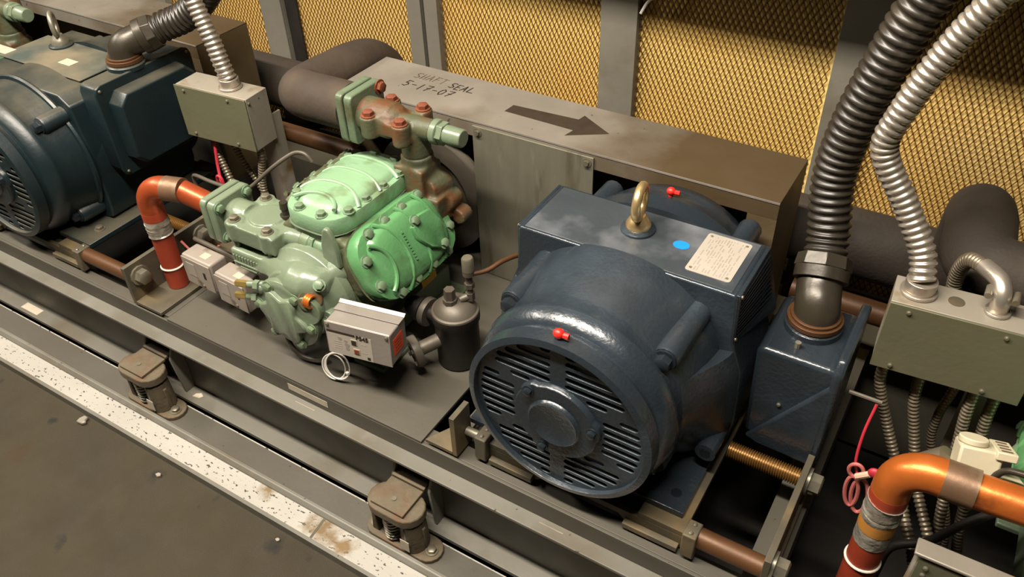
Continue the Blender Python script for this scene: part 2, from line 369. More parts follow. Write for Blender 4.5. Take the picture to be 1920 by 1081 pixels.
# back wall: yellow sheet behind expanded-metal screens held between steel posts
wall = struct(MB().b2(-5.5, 3.5, 1.962, 1.99, -0.1, 1.9).build('wall_back', 'yellow_sheet'))
def screen(x0, x1, z0, z1, y=1.955, pw=0.0150, ph=0.029):
    """diamond mesh: zig-zag strands, each a small bar"""
    V = []; F = []
    nc = int((x1 - x0) / pw); nr = int((z1 - z0) / ph)
    w = 0.0013; t = 0.0010
    def strand(p, q):
        px, pz = p; qx, qz = q; L = math.hypot(qx - px, qz - pz); nx, nz = -(qz - pz) / L * w, (qx - px) / L * w
        b = len(V)
        for (a, c) in ((px, pz), (qx, qz)):
            V.extend([(a + nx, y - t, c + nz), (a - nx, y - t, c - nz), (a - nx, y + t, c - nz), (a + nx, y + t, c + nz)])
        for k in range(4): F.append((b + k, b + (k + 1) % 4, b + 4 + (k + 1) % 4, b + 4 + k))
    for r in range(nr):
        za = z0 + r * ph; zm = za + ph / 2; zb = za + ph
        for c in range(nc):
            xa = x0 + c * pw; xm = xa + pw / 2; xb = xa + pw
            strand((xm, za), (xa, zm)); strand((xm, za), (xb, zm)); strand((xa, zm), (xm, zb)); strand((xb, zm), (xm, zb))
    me = bpy.data.meshes.new('mesh_screen'); me.from_pydata(V, [], F); me.materials.append(M['mesh'])
    o = bpy.data.objects.new('mesh_screen', me); COL.objects.link(o); o.parent = wall; o['kind'] = 'stuff'
def post(x0, x1, lip=0.035, side=1):
    m = MB().b2(x0, x1, 1.930, 1.938, -0.1, 1.5)
    m.b2(x0, x0 + 0.006, 1.938, 1.938 + lip, -0.1, 1.5).b2(x1 - 0.006, x1, 1.938, 1.938 + lip, -0.1, 1.5)
    return m.build('post', 'post', parent=wall, bevel=0.0015)
PX = [(-2.86, -2.75), (-2.235, -2.135), (-1.588, -1.536), (-1.522, -1.474), (-0.935, -0.830), (-0.330, -0.222), (0.36, 0.47), (1.02, 1.13)]
for a, b in PX: post(a, b)
MB().b2(-2.128, -2.075, 1.945, 1.953, -0.1, 1.5).build('post', 'black_iron', parent=wall)
MB().b2(-1.536, -1.522, 1.950, 1.960, -0.1, 1.5).build('post', 'black_iron', parent=wall)  # dark strip put in for the dark gap between the paired posts
for a, b in ((-3.5, -2.86), (-2.75, -2.235), (-2.075, -1.588), (-1.474, -0.935), (-0.830, -0.330), (-0.222, 0.36), (0.47, 1.02)):
    screen(a - 0.004, b + 0.004, 0.15, 1.30)
    struct(MB().b2(a, b, 1.94, 1.955, 0.10, 0.15).build('trim_3', 'post', parent=wall))
# unseen overhead occluder, placed so its lower edge throws the shade on the screens
struct(MB().b2(-5.4, 3.4, 1.50, 1.92, 1.344, 1.64).build('overhead_occluder', 'galv_end'))

# ================================================================== skid
skid = thing('skid_frame', (-0.8, 0.85, 0.0), 'long grey steel skid with a flanged front beam that carries compressor and motors', 'skid')
XA, XB = -4.6, 1.6
MB().b2(XA, XB, 0.818, 0.905, -0.012, 0.0).build('lower_flange', 'frame_paint', skid, bevel=0.0012)
MB().b2(XA, XB, 0.866, 0.874, 0.0, 0.197).build('web', 'frame_paint', skid)
MB().b2(XA, XB, 0.815, 0.90, 0.197, 0.205).build('upper_flange', 'frame_paint', skid, bevel=0.0015)
MB().b2(XA, XB, 0.8485, 0.856, 0.2055, 0.2545).b2(XA, XB, 0.856, 0.895, 0.247, 0.2545).build('deck_channel', 'deck_paint', skid, bevel=0.0015)
MB().b2(-1.583, -0.790, 0.849, 1.60, 0.2546, 0.262).build('deck_plate', 'deck_paint', skid, bevel=0.001)
MB().b2(XA, XB, 1.62, 1.70, -0.08, 0.25).build('rear_beam', 'deck_paint', skid)
for x in (-3.3, -1.7, -0.72, -0.08, 1.5):
    MB().b2(x - 0.03, x + 0.03, 0.9, 1.62, 0.10, 0.245).build('cross_member', 'deck_paint', skid)
for x0, x1, y0, z0, z1, lab in ((-1.176, -1.055, 0.8482, 0.222, 0.241, 'blank white paper label on the deck edge'),):
    tag(MB().b2(x0, x1, y0 - 0.0006, y0, z0, z1).build('sticker', 'label_white', skid), lab)
tag(MB().b2(-2.335, -2.255, 0.828, 0.852, 0.0, 0.0006).build('sticker', 'label_white', skid), 'blank white paper label on the lower flange')
tag(MB().prism([(0, 0), (0.022, 0.004), (0.027, 0.014), (0.014, 0.020), (0.002, 0.012)], (-1.575, 0.833, 0.0), X, Y, Z * 0.0006).build('paint_blob', 'label_white', skid), 'white paint blob on the lower flange')
for a_, b_ in ((-0.496, -0.412), (-1.15, -1.06)): MB().b2(a_, b_ - 0.03, 0.835, 0.8372, 0.205, 0.2055).build('scuff', 'box_grey', skid)

# arm brackets that carry the skid on the isolators
def arm(xc):
    m = MB().b2(xc - 0.048, xc + 0.040, 0.8225, 0.8655, 0.128, 0.1355)
    m.build('arm_plate', 'rusty', skid, bevel=0.001)
    m = MB().prism([(0.866, 0.0), (0.865, 0.18), (0.85, 0.18), (0.826, 0.127), (0.835, 0.0005)], (xc + 0.046, 0, 0), Y, Z, X * 0.007)
    m.build('gusset', 'frame_paint', skid, bevel=0.001)
    MB().prism([(0.866, 0.0), (0.865, 0.18), (0.85, 0.18), (0.826, 0.127), (0.835, 0.0005)], (xc - 0.053, 0, 0), Y, Z, X * 0.007).build('gusset', 'frame_paint', skid, bevel=0.001)
arm(-1.652); arm(-0.819)

# angle seats for the slide screws
def seat(xp, toe, y0, y1, name_lab, ztop=0.375, toe_w=0.10):
    p = tag(MB().b2(xp - 0.006, xp + 0.006, y0, y1, 0.262, ztop).build('angle_plate', 'bracket', skid, bevel=0.001), name_lab)
    a, b = (xp + 0.006, xp + toe_w) if toe > 0 else (xp - toe_w, xp - 0.006)
    if toe > 0: MB().b2(a, b, y0, y1, 0.2625, 0.272).build('toe', 'bracket', skid, parent=p, bevel=0.001)
    else: MB().prism([(a, y0), (b, y0), (b, y0 + 0.13)], (0, 0, 0.2625), X, Y, Z * 0.0095).build('toe', 'bracket', skid, parent=p, bevel=0.001)
    return p
pl = seat(-1.700, 1, 0.850, 1.26, 'angle plate left of the compressor')
pm = seat(-0.706, -1, 0.853, 0.909, 'angle plate left of the dark blue motor', toe_w=0.075)
pr_ = seat(-0.070, 1, 0.858, 1.118, 'mottled pale angle plate right of the dark blue motor', toe_w=0.012)
for p, xx, s in ((pl, -1.694, 1), (pr_, -0.064, 1)):
    for yy, zz in ((0.885, 0.335), (1.088, 0.336)):
        place(BOLT_BIG, 'bolt', skid, (xx, yy, zz), zrot((s, 0, 0)), parent=p)
MB().b2(-1.700, -1.585, 0.858, 1.25, 0.235, 0.2615).build('seat_block', 'deck_paint', skid, bevel=0.001)

# ================================================================== spring isolators
def isolator(xc, label, tab):
    r = thing('spring_isolator', (xc, 0.777, -0.008), label, 'isolator', 'spring isolators under the skid')
    yc = 0.775; zb = -0.0078
    b = MB().prism(stadium(0.100, 0.033, 8), (xc + 0.006, yc, zb), X, Y, Z * 0.011).build('base_plate', 'rusty', r, bevel=0.002)
    for s in (-1, 1): place(BOLT_STEEL, 'bolt', r, (xc + 0.006 + s * 0.077, yc - 0.002, zb + 0.0112), None)
    # housing: two towers with the coil between
    m = MB().loft([[Vector((xc + 0.038 + a, yc + c, z)) for a, c in stadium(0.027 + 0.004 * k, 0.031 + 0.003 * k, 8)] for z, k in ((zb + 0.0112, 1), (0.090, 0))])
    m.b2(xc + 0.056, xc + 0.070, yc - 0.005, yc + 0.005, zb + 0.0112, 0.075)
    m.build('tower', 'rusty', r, bevel=0.002)
    m = MB().prism([(-0.070, zb + 0.0112), (-0.050, zb + 0.0112), (-0.054, 0.02), (-0.056, 0.098), (-0.064, 0.098), (-0.066, 0.04)], (xc, yc - 0.02, 0), X, Z, Y * 0.040)
    m.build('tower', 'rusty', r, bevel=0.002)
    m = MB().prism(stadium(0.054, 0.034, 8), (xc, yc, 0.096), X, Y, Z * 0.003)
    m.build('gasket', 'black_iron', r)
    MB().prism(stadium(0.070, 0.040, 8), (xc, yc, 0.0992), X, Y, Z * 0.0245).build('top_housing', 'rusty', r, bevel=0.003)
    MB().tube([(xc - 0.014 + 0.0195 * math.cos(t * 0.5), yc - 0.008 + 0.0195 * math.sin(t * 0.5), 0.0045 + 0.090 * t / 110) for t in range(111)], 0.0034, n=6).build('spring', 'steel_bolt', r)
    t = MB().box((xc - 0.004, yc + 0.008, 0.1278), (0.088, 0.076, 0.0078)).build('top_plate', 'rusty', r, bevel=0.0015)
    MB().cyl((xc - 0.004, yc - 0.002, 0.1317), (xc - 0.004, yc - 0.002, 0.1335), 0.006, n=8).build('screw', 'steel_bolt', r, parent=t)
    m = MB().box((xc + 0.036, yc - 0.0345, 0.030), (0.024, 0.0012, 0.032), Matrix.Rotation(-0.05, 3, 'X'))
    tag(m.build('sticker', 'label_white', r), tab)
    return r
isolator(-1.652, 'rusty spring isolator at the left end of the kerb, with a torn white tag', 'torn white tag')
isolator(-0.819, 'rusty spring isolator in front of the dark blue motor, coil spring showing', 'faded white tag')

# ================================================================== motors
def squircle(r, n=64, p=2.5):
    out = []
    for k in range(n):
        t = 2 * PI * k / n; c, s = math.cos(t), math.sin(t)
        q = (abs(c) ** p + abs(s) ** p) ** (-1 / p)
        out.append((r * q * c, r * q * s))
    return out

def slot_grille(ax, yf, az, root, m, parent):
    """cast disc with rows of horizontal slots cut through, between spokes"""
    c = bpy.data.curves.new('grille', 'CURVE'); c.dimensions = '2D'; c.fill_mode = 'BOTH'; c.extrude = 0.0012; c.bevel_depth = 0.001; c.bevel_resolution = 1
    def sp(pts):
        s = c.splines.new('POLY'); s.points.add(len(pts) - 1); s.use_cyclic_u = True
        for q, (a, b) in zip(s.points, pts): q.co = (a, b, 0, 1)
    sp([(0.1705 * math.cos(2 * PI * k / 72), 0.1705 * math.sin(2 * PI * k / 72)) for k in range(72)])
    h = 0.0126
    rows = [0.0176 * k for k in range(-9, 10)]
    R1, R0, sw = 0.1665, 0.0885, 0.0125
    for z in rows:
        ok = []
        xs = [-0.17 + 0.001 * k for k in range(341)]
        def inside(x):
            r = math.hypot(x, z)
            if r > R1 - 0.004 or r < R0: return False
            a = math.atan2(z, x)
            for k in range(6):
                b = PI / 6 + k * PI / 3 if False else PI / 2 + k * PI / 3
                d = abs(-math.sin(b) * x + math.cos(b) * z)
                if math.cos(a - b) > 0 and d < sw: return False
            return True
        run = None
        for x in xs + [9]:
            i = x < 1 and inside(x)
            if i and run is None: run = x
            if not i and run is not None:
                if last - run > 0.022: ok.append((run, last))
                run = None
            last = x
        for a, b in ok:
            r = h / 2; pts = []
            for k in range(5): t = -PI / 2 + PI * k / 4; pts.append((b - r + r * math.cos(t), z + r * math.sin(t)))
            for k in range(5): t = PI / 2 + PI * k / 4; pts.append((a + r + r * math.cos(t), z + r * math.sin(t)))
            sp(pts)
    o = bpy.data.objects.new('t', c); COL.objects.link(o)
    dg = bpy.context.evaluated_depsgraph_get(); me = bpy.data.meshes.new_from_object(o.evaluated_get(dg)); bpy.data.objects.remove(o)
    me.name = 'grille'; me.materials.clear(); me.materials.append(M[m])
    me.transform(Matrix.Translation(Vector((ax, yf, az)) - root.location) @ Matrix.Rotation(PI / 2, 4, 'X'))
    g = bpy.data.objects.new('grille', me); COL.objects.link(g); g.parent = parent; return g

def motor(ax, yf, az, label, m, mtop, old=False):
    zf = az - 0.192
    r = thing('electric_motor', (ax, yf + 0.3, zf), label, 'motor')
    P = lambda x, y, z: Vector((ax + x, yf + y, az + z))
    # front end bell, a squarish casting that narrows to a round nose
    prof = [(0.172, 0.0, 2), (0.183, 0.003, 2), (0.1845, 0.030, 2), (0.178, 0.036, 2), (0.178, 0.044, 2), (0.190, 0.050, 2), (0.196, 0.075, 2.02), (0.198, 0.082, 2.02),
            (0.1955, 0.086, 2.02), (0.1965, 0.115, 2.06), (0.201, 0.150, 2.10), (0.207, 0.200, 2.14), (0.2115, 0.250, 2.18)]
    rings = [[P(a, y, b) for a, b in squircle(q, 72, p)] for q, y, p in prof]
    inner = [[P(0.170 * math.cos(2 * PI * k / 72), y, 0.170 * math.sin(2 * PI * k / 72)) for k in range(72)] for y in (0.012, 0.001)]
    inner = inner + [[P(0.1705 * math.cos(2 * PI * k / 72), -0.0002, 0.1705 * math.sin(2 * PI * k / 72)) for k in range(72)]]
    b = MB().loft(inner + rings, cap=False)
    bell = b.build('front_end_bell', m, r, ang=50)
    MB().cyl(P(0, 0.030, 0), P(0, 0.032, 0), 0.176, n=48).build('slot_backing', 'blue_dark', r, parent=bell)  # dark disc behind the slots, standing in for the unlit interior
    slot_grille(ax, yf + 0.0115, az, r, m, bell)
    # bearing cap with three bolts
    hub = [(0.083 + (0.005 if (k % 24) in (0, 1, 2, 22, 23) else 0.0), 2 * PI * (k + 2) / 72) for k in range(72)]
    m_ = MB().loft([[P(q * s * math.cos(t), y, q * s * math.sin(t)) for q, t in hub] for s, y in ((1.0, 0.011), (1.0, 0.001), (0.97, -0.002))])
    m_.lathe([(0.0525, -0.0022), (0.0515, -0.004), (0.0495, -0.008), (0.0475, -0.0095), (0.044, -0.0085)], P(0, 0, 0), Y, n=40)
    hb = m_.build('bearing_cap', m, r, parent=bell, ang=45)
    for t in (10, 130, 250):
        q_ = place(BOLT_BLUE, 'bolt', r, P(0.076 * math.cos(math.radians(t + 2)), -0.002, 0.076 * math.sin(math.radians(t + 2))), zrot((0, -1, 0)), parent=hb); q_.scale = (0.62, 0.62, 0.62)
    # tie bolt bosses
    for sx in (-1, 1):
        for sz in (-1, 1):
            x, z = sx * 0.147, sz * 0.132
            boss = MB().loft([[P(x * q + w * math.cos(2 * PI * k / 14), y, z * q + w * math.sin(2 * PI * k / 14)) for k in range(14)] for q, w, y in ((1.02, 0.0225, 0.108), (1.02, 0.0245, 0.113), (1.03, 0.0255, 0.25))]).build('tie_bolt_boss', m, r, parent=bell)
            q_ = place(BOLT_BLUE, 'bolt', r, P(x * 1.02, 0.108, z * 1.02), zrot((0, -1, 0)), parent=boss); q_.scale = (1.15, 1.15, 1.25)
    # stator frame
    if not old:
        poly = [(-0.213, 0.198), (0.213, 0.198), (0.217, 0.190), (0.222, 0.095), (0.246, 0.03), (0.252, -0.10), (0.243, -0.165), (0.16, -0.19), (-0.16, -0.19), (-0.243, -0.165), (-0.252, -0.10), (-0.246, 0.03), (-0.222, 0.095), (-0.217, 0.190)]
        y0, y1 = 0.244, 0.412
        fr = MB().prism(poly, P(0, y0, 0), X, Z, Y * (y1 - y0)).build('stator_frame', m, r, bevel=0.004)
        # front skirt below the wing: the bell flares into the foot
        path = [(0.228, 0.075), (0.246, 0.03), (0.2495, -0.035), (0.252, -0.10), (0.243, -0.165), (0.17, -0.180)]
        def along(t):
            t *= len(path) - 1; i = min(int(t), len(path) - 2); f = t - i
            return Vector((path[i][0] * (1 - f) + path[i + 1][0] * f, path[i][1] * (1 - f) + path[i + 1][1] * f))
        for s in (-1, 1):
            rg = []
            for k in range(7):
                w = k / 6; e = w * w * (3 - 2 * w); ring = []
                for j in range(17):
                    th = math.radians(24 - 84 * j / 16); cpt = Vector((0.196 * math.cos(th), 0.196 * math.sin(th)))
                    q = cpt.lerp(along(j / 16), e); ring.append(P(s * q.x, 0.10 + 0.155 * w, q.y))
                ring += [P(s * 0.06, 0.10 + 0.155 * w, -0.14), P(s * 0.06, 0.10 + 0.155 * w, 0.04)]
                rg.append(ring)
            MB().loft(rg).build('frame_skirt', m, r, parent=fr, ang=50)
    else:
        poly = [(-0.195, 0.192), (0.155, 0.192), (0.19, 0.165), (0.205, 0.04), (0.205, -0.12), (0.19, -0.17), (0.1, -0.19), (-0.1, -0.19), (-0.19, -0.17), (-0.205, -0.12), (-0.205, 0.04), (-0.205, 0.17)]
        fr = MB().prism(poly, P(0, 0.175, 0), X, Z, Y * 0.30).build('stator_frame', m, r, bevel=0.005)
        MB().torus(P(0, 0.17, 0), Y, 0.205, 0.009, n=56, m=8).build('seam_ring', m, r, parent=bell)
    tp = MB().b2(ax - 0.205, ax + (0.205 if not old else 0.15), yf + 0.25, yf + 0.405, az + 0.1955, az + 0.1992).build('top_cover', mtop, r, bevel=0.001)
    # rear end bell
    rp = [(0.2115, 0.405, 2.3), (0.207, 0.45, 2.25), (0.2075, 0.456, 2.2), (0.200, 0.462, 2.2), (0.198, 0.50, 2.1), (0.188, 0.535, 2.05), (0.15, 0.552, 2), (0.06, 0.556, 2)]
    rb = MB().loft([[P(a, y, c) for a, c in squircle(q, 64, p)] for q, y, p in rp]).build('rear_end_bell', m, r, ang=50)
    for sx in (-1, 1):
        MB().loft([[P(sx * 0.150 + 0.024 * math.cos(2 * PI * k / 14), y, 0.140 + 0.024 * math.sin(2 * PI * k / 14)) for k in range(14)] for y in (0.40, 0.53)]).build('tie_bolt_boss', m, r, parent=rb, bevel=0.003)
    sh = MB().cyl(P(0, 0.55, 0), P(0, 0.66, 0), 0.024, n=20).build('shaft', 'steel_bolt', r)
    MB().lathe([(0.03, 0.60), (0.085, 0.60), (0.085, 0.612), (0.076, 0.618), (0.085, 0.624), (0.076, 0.632), (0.085, 0.640), (0.085, 0.652), (0.03, 0.652)], P(0, 0, 0), Y, n=40).build('pulley', 'black_iron', r, parent=sh)
    # feet
    for s in (-1, 1):
        x0, x1 = sorted((s * 0.10, s * 0.234))
        f = MB().b2(ax + x0, ax + x1, yf + 0.062, yf + 0.49, zf, zf + 0.014).build('foot', m, r, bevel=0.0015)
        if old:
            place(BOLT_STEEL, 'bolt', r, P(s * 0.195, 0.125, -0.178), None, parent=f)
        else:
            MB().cyl(P(s * 0.205, 0.10, -0.1775), P(s * 0.205, 0.10, -0.1782), 0.0105, n=16).build('bolt_hole_disc', 'blue_dark', r, parent=f)  # flat dark disc that paints in the darkness of the hole
    # lifting eye
    ex, ey = (-0.012, 0.342) if not old else (-0.100, 0.375)
    e = MB().lathe([(0.034, 0.196), (0.033, 0.2035), (0.026, 0.2075), (0.02, 0.208)], P(ex, ey, 0), Z, n=24).build('eye_boss', m, r)
    g = MB().lathe([(0.024, 0.207), (0.024, 0.214), (0.019, 0.2225), (0.012, 0.232)], P(ex, ey, 0), Z, n=20)
    g.torus(P(ex, ey, 0.2600), (1, 0.15, 0) if not old else (0.62, 0.78, 0), 0.0305, 0.0088 if not old else 0.0068, n=28, m=10)
    tag(g.build('lifting_eye', 'gold' if not old else 'steel_bolt', r, parent=e), 'gold plated lifting eye bolt' if not old else 'dirty steel lifting eye bolt')
    return r, P, bell, fr, rb

mot, P, bell, frm, rearb = motor(-0.470, 0.850, 0.502, 'dark blue electric motor with slotted round front and gold lifting eye', 'blue', 'blue_top')
# grease plugs
def plug(c, par, s=1):
    c = Vector(c)
    m = MB().cyl(c, c + Z * 0.006, 0.005, n=10).ell(c + Vector((0, 0, 0.012)), (0.0105 * s, 0.0095 * s, 0.009 * s), 12)
    m.tube([c + Vector((0.004, 0, 0.011)), c + Vector((0.018, 0.001, 0.011))], 0.0055 * s, n=8)
    tag(m.build('grease_plug', 'red_plastic', mot, parent=par), 'red plastic grease plug')
plug(P(-0.004, 0.020, 0.1815), bell); plug(P(-0.004, 0.478, 0.198), rearb, 0.9)
# nameplate, round sticker
zt = 0.502 + 0.1992
m = MB().prism(rrect(0.0415, 0.0625, 0.006), (-0.3195, 1.183, zt), X, Y, Z * 0.0008)
npl = tag(m.build('nameplate', 'plate_alu', mot), 'pale metal nameplate full of tiny unreadable print')
m = MB(); random.seed(3)
for rr_ in range(13):
    xx = -0.352 + 0.0052 * rr_; yy = 1.126
    while yy < 1.236:
        L = random.uniform(0.004, 0.02)
        if random.random() < 0.72: m.b2(xx, xx + random.uniform(0.0012, 0.0022), yy, min(yy + L, 1.238), zt + 0.00082, zt + 0.00095)
        yy += L + random.uniform(0.002, 0.007)
m.build('plate_print', 'print_grey', mot, parent=npl)
m = MB()
for px_, py_ in ((-0.353, 1.236), (-0.286, 1.236), (-0.353, 1.130), (-0.286, 1.130)): m.cyl((px_, py_, zt + 0.0008), (px_, py_, zt + 0.0016), 0.0028, n=8)
m.build('rivets', 'steel_bolt', mot, parent=npl)
tag(MB().prism([(0.0155 * math.cos(2 * PI * k / 24), 0.0125 * math.sin(2 * PI * k / 24)) for k in range(24)], (-0.392, 1.184, zt), X, Y, Z * 0.0006).build('sticker', 'blue_dot', mot), 'round bright blue sticker')
# louvred side vents and their edge rims
for s in (-1, 1):
    xs = -0.470 + s * 0.2195
    v = MB().loft([[Vector((xs + s * a, y, z)) for a, z in q] for y, q in ((1.099, [(-0.006, 0.590), (0.003, 0.590), (0.001, 0.698), (-0.006, 0.698)]), (1.262, [(-0.006, 0.565), (0.034, 0.565), (0.001, 0.698), (-0.006, 0.698)]))]).build('vent_cover', 'blue', mot, bevel=0.001)
    m = MB()
    for k in range(11):
        m.tube([(xs + s * (0.0036 - 0.002 * k / 10), 1.106, 0.602 + 0.0085 * k), (xs + s * (0.0036 + 0.0225 * (1 - (k + 0.6) / 11)), 1.250, 0.596 + 0.0092 * k)], 0.0016, n=6)
    tag(m.build('louvre', 'blue_dark', mot, parent=v), kind='stuff')
    for yy, zz, dx in ((1.106, 0.692, 0.0012), (1.106, 0.596, 0.003)): place(SCREW, 'screw', mot, (xs + s * dx, yy, zz), zrot((s, 0, 0)), parent=v)
# terminal box, split along its diagonal
tb = [(-0.205, 0.350), (-0.080, 0.342), (-0.064, 0.356), (-0.066, 0.560), (-0.078, 0.573), (-0.205, 0.573), (-0.213, 0.56)]
t_ = MB().prism(tb, (0, 1.135, 0), X, Z, Y * 0.175).build('terminal_box', 'blue', mot, bevel=0.010, seg=3)
lid = MB().prism([(-0.072, 0.552), (-0.060, 0.567), (-0.058, 0.350), (-0.068, 0.336), (-0.175, 0.340), (-0.200, 0.350)], (0, 1.122, 0), X, Z, Y * 0.012)
lid.prism([(1.121, 0.352), (1.315, 0.352), (1.315, 0.600), (1.140, 0.600), (1.121, 0.575)], (-0.077, 0, 0), Y, Z, X * 0.018)
lid.build('box_lid', 'blue', mot, parent=t_, bevel=0.006, seg=3)
for q in ((-0.135, 1.1345, 0.436), (-0.152, 1.1345, 0.452)): place(SCREW, 'screw', mot, q, zrot((0, -1, 0)), parent=t_)
MB().cyl((-0.150, 1.165, 0.5735), (-0.150, 1.165, 0.586), 0.0055, n=8).build('stud', 'steel_bolt', mot, parent=t_)
MB().lathe([(0.052, 0.0), (0.052, 0.012), (0.046, 0.016)], (-0.142, 1.235, 0.573), Z, n=28).build('conduit_hub', 'blue', mot, parent=t_)
# extra foot boss, the darkness of its open hole painted as a flat disc
MB().cyl((-0.243, 1.02, 0.378), (-0.243, 1.10, 0.378), 0.020, n=16).build('foot_boss', 'blue', mot)
MB().cyl((-0.243, 1.0185, 0.378), (-0.243, 1.0195, 0.378), 0.010, n=14).build('bolt_hole_disc', 'blue_dark', mot)
# cast rib on the right flank
MB().tube([(-0.278, 1.02, 0.545), (-0.232, 1.09, 0.535)], 0.005, n=8).build('cast_rib', 'blue', mot)

omot, Q, obell, ofrm, orear = motor(-2.170, 0.850, 0.502, 'older dusty teal motor at the left edge with a boxy terminal cover', 'oldblue', 'oldblue_dusty', old=True)
# terminal box on its right side, chamfered cover facing the compressor
ob = MB().prism(rrect(0.150, 0.125, 0.02, 2), (-1.975, 1.215, 0.592), Y, Z, X * 0.060).build('terminal_box', 'oldblue', omot, bevel=0.004)
oc = MB().prism(rrect(0.154, 0.129, 0.022, 2), (-1.9145, 1.215, 0.592), Y, Z, X * 0.010)
oc.loft([[Vector((x, 1.215 + a * s, 0.592 + b * s)) for a, b in rrect(0.128, 0.104, 0.028, 1)] for x, s in ((-1.906, 1.0), (-1.872, 0.97), (-1.864, 0.93))])
oc.build('box_lid', 'oldblue', omot, parent=ob, bevel=0.003)
for a, b in ((-0.13, 0.105), (0.13, 0.105), (-0.13, -0.105), (0.13, -0.105)): place(SCREW, 'screw', omot, (-1.9045, 1.215 + a * 1.07, 0.592 + b * 1.09), zrot((1, 0, 0)), parent=ob)
MB().lathe([(0.05, 0), (0.05, 0.01), (0.045, 0.014)], (-1.950, 1.20, 0.717), Z, n=24).build('conduit_hub', 'oldblue', omot, parent=ob)
tag(MB().b2(-2.175, -2.125, 1.145, 1.175, 0.7013, 0.702).build('sticker', 'label_white', omot), 'small dirty paper label')
tag(MB().b2(-2.47, -2.36, 1.11, 1.145, 0.7013, 0.702).build('sticker', 'label_white', omot), 'long white label at the frame edge')

# ================================================================== slide bases
def slide_base(x0, x1, label, rod_l, rod_r):
    r = thing('slide_base', ((x0 + x1) / 2, 0.95, 0.262), label, 'motor base', 'adjustable slide bases under the motors')
    y0, y1 = 0.885, 1.395
    for a, b in ((x0, x0 + 0.060), (x1 - 0.090, x1)): MB().b2(a, b, y0, y1, 0.296, 0.3095).build('base_plate', 'bracket', r, bevel=0.001)
    MB().b2(x0 + 0.0605, x1 - 0.0905, y0 + 0.013, y1, 0.2685, 0.2795).build('base_plate', 'bracket', r)
    f = MB().prism([(x0, 0.2625), (x0 + 0.11, 0.2625), (x0 + 0.13, 0.280), (x1 - 0.13, 0.280), (x1 - 0.11, 0.2625), (x1, 0.2625), (x1, 0.2955), (x0, 0.2955)], (0, y0, 0), X, Z, Y * 0.012)
    f.build('front_rail', 'bracket', r, bevel=0.001)
    MB().b2(x0, x1, y1 - 0.012, y1, 0.2625, 0.2955).build('rear_rail', 'bracket', r)
    for a, b in ((x0 + 0.005, x0 + 0.105), (x1 - 0.115, x1 - 0.005)):
        MB().b2(a, b, y0 - 0.014, y0 - 0.0005, 0.2625, 0.276).build('foot_strip', 'bracket', r, bevel=0.0015)
    for xc in (x0 - 0.013, x1 + 0.014):
        b = MB().b2(xc - 0.013, xc + 0.013, y0 - 0.016, y0 + 0.023, 0.2655, 0.328).build('end_block', 'bracket', r, bevel=0.0025)
        for yy in (y0 - 0.006, y0 + 0.014): place(SCREW, 'screw', r, (xc, yy, 0.328), None, parent=b)
    yy, zz = 0.893, 0.306
    if rod_r and rod_r > -0.5:
        MB().cyl((x1 + 0.027, yy, 0.306), (rod_r, yy, 0.306), 0.0195, n=18).build('spacer_tube', 'copper_brown', r)
        n = int((rod_r - x1) / 0.0012)
        p = [(x1 + 0.008 + (rod_r - x1 - 0.008) * k / n, 1.088, 0.336) for k in range(n + 1)]
        MB().tube(p, lambda i: 0.0158 + 0.0016 * (1 if i % 4 < 2 else -1), n=14).build('threaded_rod', 'thread_gold', r)
    if rod_r and rod_r < -0.5:
        MB().cyl((x1 + 0.027, yy, 0.306), (rod_r, yy, 0.306), 0.0195, n=18).build('spacer_tube', 'copper_brown', r)
        p = [(x1 + 0.075 + (rod_r - x1 - 0.075) * k / 120, 1.088, 0.336) for k in range(121)]
        MB().tube(p, lambda i: 0.0148 + 0.0014 * (1 if i % 4 < 2 else -1), n=14).build('threaded_rod', 'thread_gold', r)
    if rod_l:
        MB().cyl((rod_l, yy, 0.306), (x0 - 0.027, yy, 0.306), 0.010, n=14).build('screw_rod', 'steel_bolt', r)
    return r
slide_base(-0.640, -0.222, 'brown steel slide base under the dark blue motor', -0.699, -0.077)
slide_base(-2.43, -1.955, 'brown steel slide base under the older teal motor', None, -1.707)

